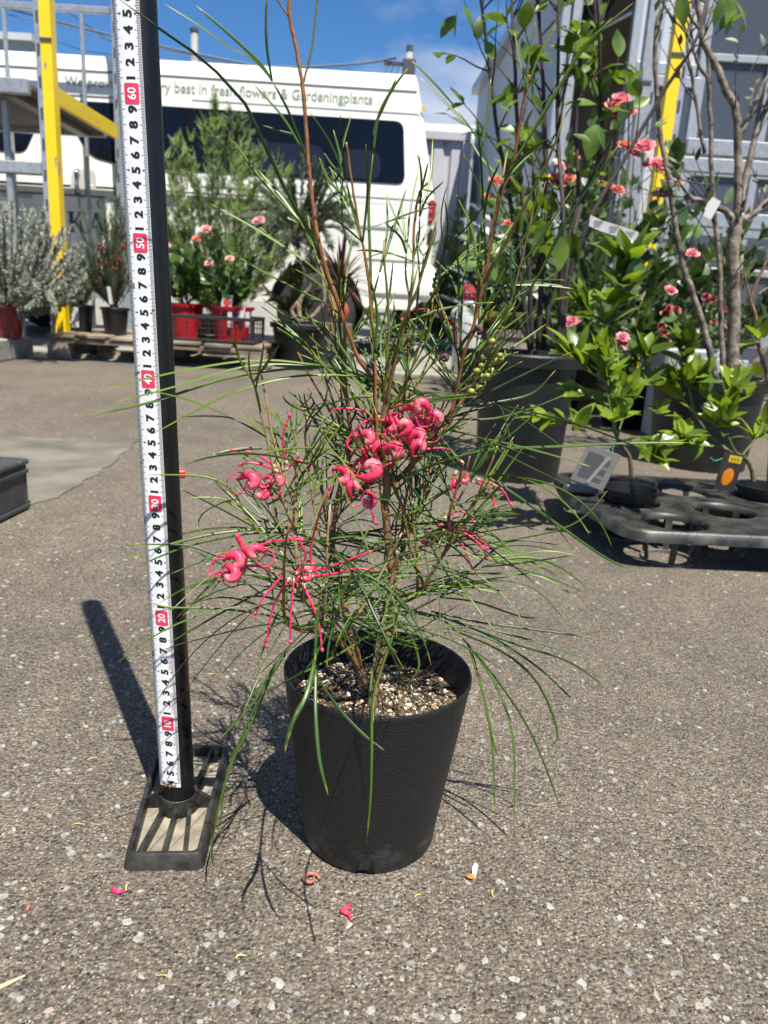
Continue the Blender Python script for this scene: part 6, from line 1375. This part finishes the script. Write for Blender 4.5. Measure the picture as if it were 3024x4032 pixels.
# ------------------------------------------------------------------ carry tray with potted citrus
import bmesh
TZ = .078; HOLES = [(.575,1.475),(.532,1.632),(.722,1.595),(.690,1.775),(.872,1.745),(.892,1.50),(.52,1.80),(1.04,1.62),(1.05,1.83)]; HR = .0655
t = thing('carry_tray', 'black plastic nursery tray with round pot holes on the asphalt', 'tray', (.7,1.6,0))
TRP = mat('dusty_tray_plastic', (.013,.014,.016), .45, .35, 26, .2, 140, col2=(.07,.066,.058), bdist=.002)
outer = rounded([(.470,1.400),(1.14,1.430),(1.14,1.93),(.425,1.905),(.405,1.69)], .06, 8)
bm = bmesh.new(); edges = []
def loop(pts):
    vs = [bm.verts.new((x,y,TZ)) for x, y in pts]
    for i in range(len(vs)): edges.append(bm.edges.new((vs[i],vs[(i+1)%len(vs)])))
loop(outer)
for hx, hy in HOLES: loop([(hx+HR*math.cos(k*2*math.pi/36), hy+HR*math.sin(k*2*math.pi/36)) for k in range(36)])
bmesh.ops.triangle_fill(bm, use_beauty=True, use_dissolve=False, edges=edges)
vs = [v.co.copy() for v in bm.verts]; bm.verts.index_update(); fs = [tuple(v.index for v in f.verts) for f in bm.faces]; bm.free()
q = MB(); q.add([v for v in vs], fs); q.build('deck', TRP, t)
q = MB(); n = len(outer)
rows = [[(x,y,TZ+.0005) for x, y in outer]]; cxo, cyo = .77, 1.66
rows.append([(x+(x-cxo)*.012,y+(y-cyo)*.018,TZ-.003) for x, y in outer]); rows.append([(x+(x-cxo)*.02,y+(y-cyo)*.03,TZ-.021) for x, y in outer]); rows.append([(x+(x-cxo)*.008,y+(y-cyo)*.010,TZ-.021) for x, y in outer])
q.add([v for r_ in rows for v in r_], [(i*n+k,i*n+(k+1)%n,(i+1)*n+(k+1)%n,(i+1)*n+k) for i in range(3) for k in range(n)]); sharp(q.build('skirt', TRP, t, True), 45)
for hi_, (hx, hy) in enumerate(HOLES):
    q = MB(); q.lathe([(HR-.001,TZ-.012),(HR-.0005,TZ+.001),(HR+.0035,TZ+.0022),(HR+.006,TZ+.0003)], (hx,hy,0), 36); q.f = q.f[:-2]; q.m = q.m[:-2]; rg = q.build('hole_rim', TRP, t, True)
    for k in range(6):
        a = k*math.pi/3+.3+hi_*.2; M = Matrix.Translation((hx,hy,0)) @ Matrix.Rotation(a,4,'Z'); q = MB(); q.add([M @ Vector(v) for v in ((HR-.003,-.007,TZ-.011),(HR-.0005,-.007,TZ-.011),(HR-.0005,.007,TZ-.011),(HR-.003,.007,TZ-.011),(HR-.017,-.006,.003),(HR-.0145,-.006,.003),(HR-.0145,.006,.003),(HR-.017,.006,.003))], [(0,1,2,3),(7,6,5,4),(0,4,5,1),(1,5,6,2),(2,6,7,3),(3,7,4,0)]); q.build('cage_bar', TRP, rg)
    q = MB(); r0, r1 = HR-.020, HR-.012; q.lathe([(r0,.0005),(r1,.0005),(r1,.006),(r0,.006),(r0,.0005)], (hx,hy,0), 36); q.f = q.f[:-2]; q.m = q.m[:-2]; q.build('base_ring', mat('dusty_base_ring', (.13,.12,.105), .8, .3, 50), rg)
p = gp(2296,1928,TZ+.012); q = MB(); q.box((p.x-.038,p.y-.004,TZ+.0045),(p.x+.034,p.y+.03,TZ+.022), bev=.003); q.build('corner_clip', mat('glossy_blue_grey_clip', (.17,.20,.24), .18), t)
q = MB(); q.box((.80,1.438,TZ+.0012),(.94,1.446,TZ+.0028), bev=.0005); q.build('moulded_ridge', TRP, t)

CL = mat('citrus_leaf', (.16,.28,.024), .33, .38, 9, trans=.36, col2=(.40,.56,.05)); CLD = mat('citrus_leaf_mature', (.08,.17,.026), .3, .3, 14, trans=.25, col2=(.17,.29,.04))
CLM = [blade('leaf', CL, .40, .3, .2, 7, .9), blade('leaf', CL, .36, .35, -.15, 7, .9), blade('leaf', CLD, .42, .25, .3, 7, .9), blade('leaf', CL, .44, .2, .05, 7, .9)]
CBARK = mat('citrus_bark', (.085,.085,.04), .7, .3, 90, .3, 200, col2=(.17,.15,.08), bdist=.002)
def citrus(label, hole, trunk, twigs, rosettes, nl, Y, g, L=.068):
    hx, hy = hole; t = thing('citrus_seedling', label, 'citrus', (hx,hy,.008))
    q = MB(); q.lathe([(.040,.0),(.054,.088),(.058,.089),(.060,.100),(.0555,.100),(.054,.088),(.052,.078)], (hx,hy,.008), 36); q.f = q.f[:-1]; q.m = q.m[:-1]; sharp(q.build('pot', NPOT, t, True), 40)
    for k in range(5):
        q = MB(); z = .03+k*.012+.008; r_ = .040+.014*(z-.008)/.088; q.lathe([(r_,z-.001),(r_+.0012,z),(r_,z+.001)], (hx,hy,0), 36); q.f = q.f[:-2]; q.m = q.m[:-2]; q.build('pot_rib', NPOT, t, True)
    q = MB(); q.lathe([(0,.086),(.0525,.084)], (hx,hy,0), 36); so_ = q.build('soil', SOILB, t)
    T_ = limb(t, trunk, Y, .0058, .0034, CBARK, 'trunk', 8, None, .0006, g); sh = [T_]
    for tw_ in twigs: sh.append(limb(t, tw_, Y, .0030, .0012, GTWIG, 'twig', 6, None, .0008, g))
    sp = along(sh[1:], nl, g, L, .25, 1.0, .15)
    for x, y, Yr, nL, Ls in rosettes:
        p = at(x,y,Yr)
        for k in range(nL):
            a = k*2.399+g.uniform(-.3,.3); el = g.uniform(.1,1.2); sp.append((p+Vector((0,0,-.012*k/nL)), Vector((math.cos(a)*math.cos(el),math.sin(a)*math.cos(el),math.sin(el))), Ls*g.uniform(.7,1.1)))
    leaves_at(t, CLM, sp, g)
    for _ in range(10):
        P = g.choice(sh[1:]); q = MB(); q.blob(P[g.randrange(len(P)//2,len(P))]+rv(g)*.012, .0045, 0, _, .1, (5,7)); q.build('flower_bud', mat('citrus_bud', (.55,.50,.16), .5), t, True)
    return t
g = random.Random(61)
C1 = citrus('bushy bright green citrus seedling with a grey label in the tray', HOLES[1], [(2492,1938,1.62),(2488,1880,1.62),(2478,1800,1.62),(2440,1745,1.61),(2420,1700,1.60)], [[(2420,1700,1.6),(2400,1600,1.6),(2380,1480,1.6),(2370,1400,1.6)],[(2420,1700,1.6),(2320,1680,1.58),(2200,1660,1.56),(2120,1640,1.55)],[(2430,1720,1.6),(2460,1620,1.62),(2480,1540,1.64)],[(2420,1700,1.6),(2440,1500,1.66),(2420,1300,1.7),(2440,1130,1.72),(2465,1000,1.72)],[(2425,1300,1.7),(2340,1240,1.7),(2280,1180,1.7)],[(2390,1500,1.6),(2300,1450,1.58),(2250,1380,1.57)],[(2440,1740,1.61),(2520,1720,1.58),(2570,1760,1.55)],[(2400,1600,1.6),(2320,1560,1.6),(2260,1540,1.6)]],
  [(2470,1010,1.72,11,.085),(2460,1120,1.71,9,.085),(2400,1180,1.70,7,.07),(2380,1260,1.70,6,.07),(2370,1400,1.6,8,.068),(2390,1480,1.6,8,.06),(2270,1380,1.57,5,.06),(2440,1560,1.62,7,.06),(2570,1800,1.54,9,.068),(2260,1680,1.55,4,.07),(2420,1640,1.58,6,.055)], 125, 1.6, g, .058)
C2 = citrus('leafy citrus seedling with orange fruit tag at the right of the tray', HOLES[4], [(2965,1900,1.745),(2960,1850,1.745),(2930,1800,1.74),(2880,1780,1.73),(2840,1760,1.72)], [[(2880,1780,1.73),(2800,1720,1.72),(2740,1640,1.72),(2680,1560,1.72),(2620,1480,1.72)],[(2900,1790,1.73),(2860,1700,1.72),(2850,1600,1.72),(2880,1500,1.74)],[(2920,1795,1.74),(2980,1720,1.76),(3020,1640,1.78),(3060,1600,1.78)],[(2740,1640,1.72),(2710,1520,1.72),(2700,1400,1.72),(2690,1350,1.72)],[(2840,1760,1.72),(2740,1750,1.70),(2700,1730,1.69)],[(2860,1700,1.72),(2780,1560,1.72),(2740,1460,1.72)]],
  [(2540,1390,1.72,9,.07),(2560,1500,1.72,8,.062),(2730,1500,1.72,11,.07),(2680,1480,1.72,7,.06),(2860,1600,1.72,8,.066),(2890,1520,1.74,7,.06),(2970,1720,1.76,7,.066),(2690,1720,1.69,6,.066),(2600,1620,1.72,6,.05),(2820,1660,1.72,6,.06)], 110, 1.72, g, .058)
# labels tied to them
p = at(2345,1840,1.57); t = thing('care_label', 'grey printed care label tied to the bushy citrus seedling', 'label', (p.x,1.57,p.z-.045)); M = Matrix.Translation(p) @ Matrix.Rotation(.30,4,'Y') @ Matrix.Rotation(.15,4,'X')
q = MB(); q.box((-.037,-.0006,-.042),(.037,.0006,.042), 0, M, .0003); q.build('card', mat('grey_card', (.30,.30,.29), .4, .05, 60), t)
for i in range(11):
    q = MB(); wd = .026 if i % 4 else .017; q.box((-.028,-.0013,.026-i*.0054),(-.028+wd*2,-.0008,.0285-i*.0054), 0, M); q.build('printed_line', mat('label_print', (.16,.16,.16), .6), t)
q = MB(); q.box((.004,-.0019,-.036),(.011,-.0014,.034), 0, M @ Matrix.Rotation(.25,4,'Y')); q.build('glossy_strip', mat('glossy_strip', (.45,.45,.44), .15), t)
TWN = mat('green_twine', (.03,.35,.24), .5)
q = MB(); q.tube(smoothpath([at(2430,1735,1.595),at(2415,1760,1.59),at(2405,1800,1.585),at(2385,1825,1.58)],8), .0012, 5); q.build('twine', TWN, t, True)
p = at(2868,1868,1.70); _s = Matrix.Scale(.78,4); t = thing('fruit_tag', 'clear tag with an orange kumquat picture tied to the right citrus', 'tag', (p.x,1.70,p.z-.04)); M = Matrix.Translation(p) @ Matrix.Rotation(.12,4,'Y') @ _s
q = MB(); q.box((-.030,-.0005,-.048),(.030,.0005,.062), 0, M, .0003); q.build('card', mat('dark_photo_card', (.035,.035,.032), .2, .2, 60), t)
q = MB(); q.blob((0,-.0014,-.008), (.0165,.001,.026), 0, 2, .0, (12,18)); q.v = [tuple(M @ Matrix.Rotation(.15,4,'Y') @ Vector(v)) for v in q.v]; q.build('printed_fruit', mat('printed_kumquat', (.72,.22,.01), .3, .12, 60), t, True)
q = MB(); q.box((-.012,-.0014,.036),(.024,-.0008,.056), 0, M); q.build('yellow_header', mat('yellow_header', (.70,.50,.02), .5), t)
for k in range(3): q = MB(); q.box((-.006+k*.009,-.0020,.041),(-.001+k*.009,-.0016,.051), 0, M); q.build('printed_mark', mat('header_print', (.25,.17,.02), .6), t)
q = MB(); q.tube(smoothpath([at(2795,1800,1.71),at(2815,1815,1.71),at(2845,1805,1.71),at(2830,1825,1.71)],8), .0013, 5); q.build('twine', TWN, t, True)
# young plant leaning in at the right edge
g = random.Random(64); YP = Vector((1.10,2.0,0)); t = thing('young_sapling', 'young sapling with reddish stems leaning in at the right edge', 'sapling', YP); pot(t, YP, .10, .08, .2)
RST = mat('reddish_stem', (.22,.10,.06), .6, .25, 60, col2=(.36,.20,.13)); SS = [limb(t, [(3060,1640),(3020,1480),(2985,1350),(2975,1240),(2955,1180),(2985,1100),(3030,1000)], 2.0, .006, .0035, RST, 'stem', 7, None, .001, g), limb(t, [(2955,1180),(2940,1120),(2930,1060)], 2.0, .003, .0015, RST, 'stem', 6), limb(t, [(2985,1160),(3030,1130),(3080,1110)], 2.0, .003, .002, RST, 'stem', 6), limb(t, [(3020,1480),(2990,1500),(2920,1440),(2880,1450)], 2.0, .0025, .0012, GTWIG, 'stem', 6), limb(t, [(3060,1640),(3075,1700),(3090,1770)], 2.0, .006, .006, RST, 'stem', 7)]
JLB = [blade('leaf', CL, .55, .25, .15), blade('leaf', CL, .5, .2, -.1)]
leaves_at(t, JLB, [(at(x,y,1.98), Vector((dx,-.3,dz)), L) for x, y, dx, dz, L in ((2985,1330,-.7,.6,.06),(2990,1345,-.9,-.1,.065),(3000,1330,.2,1,.06),(3010,1360,.6,.2,.06),(2975,1300,.1,1,.04),(2995,1480,-.5,.4,.05),(2930,1440,-.6,.6,.045),(2925,1445,-1,.1,.05),(3010,1300,.6,.8,.06),(2970,1500,-.4,-.8,.045))], g)
# white cup at the frame edge
p = gp(3015,1870); o = MB(); o.lathe([(.036,0),(.046,.115),(.048,.118),(.046,.121),(.044,.118),(.035,.006),(0,.006)], (p.x+.03,2.12,0), 28); ob = o.build('white_cup', mat('milky_plastic', (.45,.46,.45), .4), None, True); tag(ob, 'milky white plastic cup standing behind the right citrus', 'cup')

# ------------------------------------------------------------------ left edge crate and small things on the asphalt
t = thing('grey_crate', 'dark grey plastic crate cut off by the left edge', 'crate', (-.95,1.36,0)); GC = mat('dark_grey_plastic', (.055,.058,.062), .45, .2, 30, .1, 160)
X0, X1, YA, YB, ZC = -1.16, -.752, 1.12, 1.565, .108
M = Matrix.Translation((X1,YB,0)) @ Matrix.Rotation(-.06,4,'Z') @ Matrix.Translation((-X1,-YB,0))
for lo, hi in (((X0,YA,.004),(X1,YA+.008,ZC-.012)),((X0,YB-.008,.004),(X1,YB,ZC-.012)),((X0,YA+.0085,.004),(X0+.008,YB-.0085,ZC-.012)),((X1-.008,YA+.0085,.004),(X1,YB-.0085,ZC-.012))):
    q = MB(); q.box(lo, hi, 0, M, .002); q.build('side_panel', GC, t)
for lo, hi in (((X0-.004,YA-.004,ZC-.0115),(X1+.005,YA+.03,ZC)),((X0-.004,YB-.03,ZC-.0115),(X1+.005,YB+.004,ZC)),((X0-.004,YA+.0305,ZC-.0115),(X0+.03,YB-.0305,ZC)),((X1-.03,YA+.0305,ZC-.0115),(X1+.005,YB-.0305,ZC))):
    q = MB(); q.box(lo, hi, 0, M, .003); q.build('rim', GC, t)
for z in (.004,.078):
    q = MB(); q.box((X1+.0002,YA,z),(X1+.005,YB,z+.010), 0, M, .002); q.build('rib', GC, t)
q = MB(); q.box((X0+.0085,YA+.0085,.003),(X1-.0085,YB-.0085,.008), 0, M); q.build('crate_floor', GC, t)
p = gp(712,1880); o = MB(); M = Matrix.Translation(p) @ Matrix.Rotation(.3,4,'Z'); o.box((-.012,-.01,.0005),(.012,.01,.02), 0, M, .003); o.box((-.006,-.006,.0202),(.006,.006,.025), 0, M, .001); ob = o.build('red_cap', mat('red_cap_plastic', (.62,.02,.02), .4), None); tag(ob, 'small bright red plastic cap on the asphalt behind the pole', 'cap')
def fallen(name, label, cat, px, py, pts, r, m, grp='petals fallen on the asphalt', seg=7):
    p = gp(px,py); b = MB(); P = smoothpath([p+Vector(q)*.001 for q in pts], 16); n = len(P); b.tube(P, [r*(.5+.5*math.sin(math.pi*min(1,.1+i/(n-1)))) for i in range(n)], seg); o = b.build(name, m, None, True); tag(o, label, cat, grp)
fallen('fallen_floret', 'curled brownish pink floret on the asphalt just before the pot', 'petal', 1225,3475, [(7,2,2),(4,6,3),(-3,6,3.5),(-6,1,4),(-3,-4,4),(2,-3,4),(2,1,5)], .0021, mat('faded_floret', (.33,.13,.10), .6, .25, 300))
fallen('fallen_floret', 'bright pink bent floret on the asphalt nearest the camera', 'petal', 1365,3600, [(2,9,1.5),(0,4,2),(-4,1,2.2),(0,-1,2.5),(3,-4,2),(4,-8,2)], .0021, PINK)
fallen('fallen_floret', 'small hooked crimson floret left of the stand foot', 'petal', 460,3512, [(-5,4,1.2),(-3,0,1.5),(1,-2,1.7),(4,-1,1.5),(6,0,1.2)], .0017, PINKD)
fallen('fallen_floret', 'tiny pink petal at the far left of the asphalt', 'petal', 112,3578, [(-1,3,1),(0,0,1.2),(0,-3,1)], .0015, mat('coral_bit', (.62,.16,.12), .6))
fallen('dry_leaf', 'pale straw leaf at the lower left corner', 'leaf', 30,3885, [(-9,-6,.8),(-2,0,1.2),(8,9,.8)], .0019, mat('straw_leaf', (.62,.52,.34), .7), 'dry bits on the asphalt', 5)
rr = random.Random(77); YN = mat('yellowed_needle', (.55,.42,.17), .6, .2, 100)
bits = [(330,2855,'beside the pole shadow'),(190,2800,'left of the pole shadow'),(365,2990,'near the left end of the tape shadow'),(310,3250,'left of the stand foot'),(505,3490,'below the stand foot'),(830,2655,'between the pole and the pot'),(1645,3530,'right of the pot foot'),(1945,3520,'in the open asphalt right of the pot'),(640,3850,'at the lower edge, left of centre'),(950,3770,'below the needle shadows')]
for i, (x, y, wh) in enumerate(bits):
    a = rr.uniform(0,3.1); L = rr.uniform(3,6); dx, dy = L*math.cos(a), L*math.sin(a)
    fallen('dry_needle', 'yellow dry needle bit '+wh, 'needle', x, y, [(-dx,-dy,.7),(rr.uniform(-2,2),rr.uniform(-2,2),1.1),(dx,dy,.7)], .0009, YN, 'dry bits on the asphalt', 5)
p = gp(1868,3430); o = MB(); v, f = chip_verts(rr, .0085, .0018); o.add([(x*.6+p.x,y*1.5+p.y,z+.0004) for x, y, z in v], f); ob = o.build('white_flake', mat('white_flake', (.80,.80,.78), .6), None); tag(ob, 'bright white flake on the asphalt right of the pot', 'flake')
o = MB(); p = gp(1855,3460); o.blob(p+Vector((0,0,.002)), (.004,.003,.002), 0, 4, .3); ob = o.build('orange_crumb', mat('orange_crumb', (.55,.24,.05), .7, .2, 200), None); tag(ob, 'orange-brown crumb next to the white flake', 'crumb')
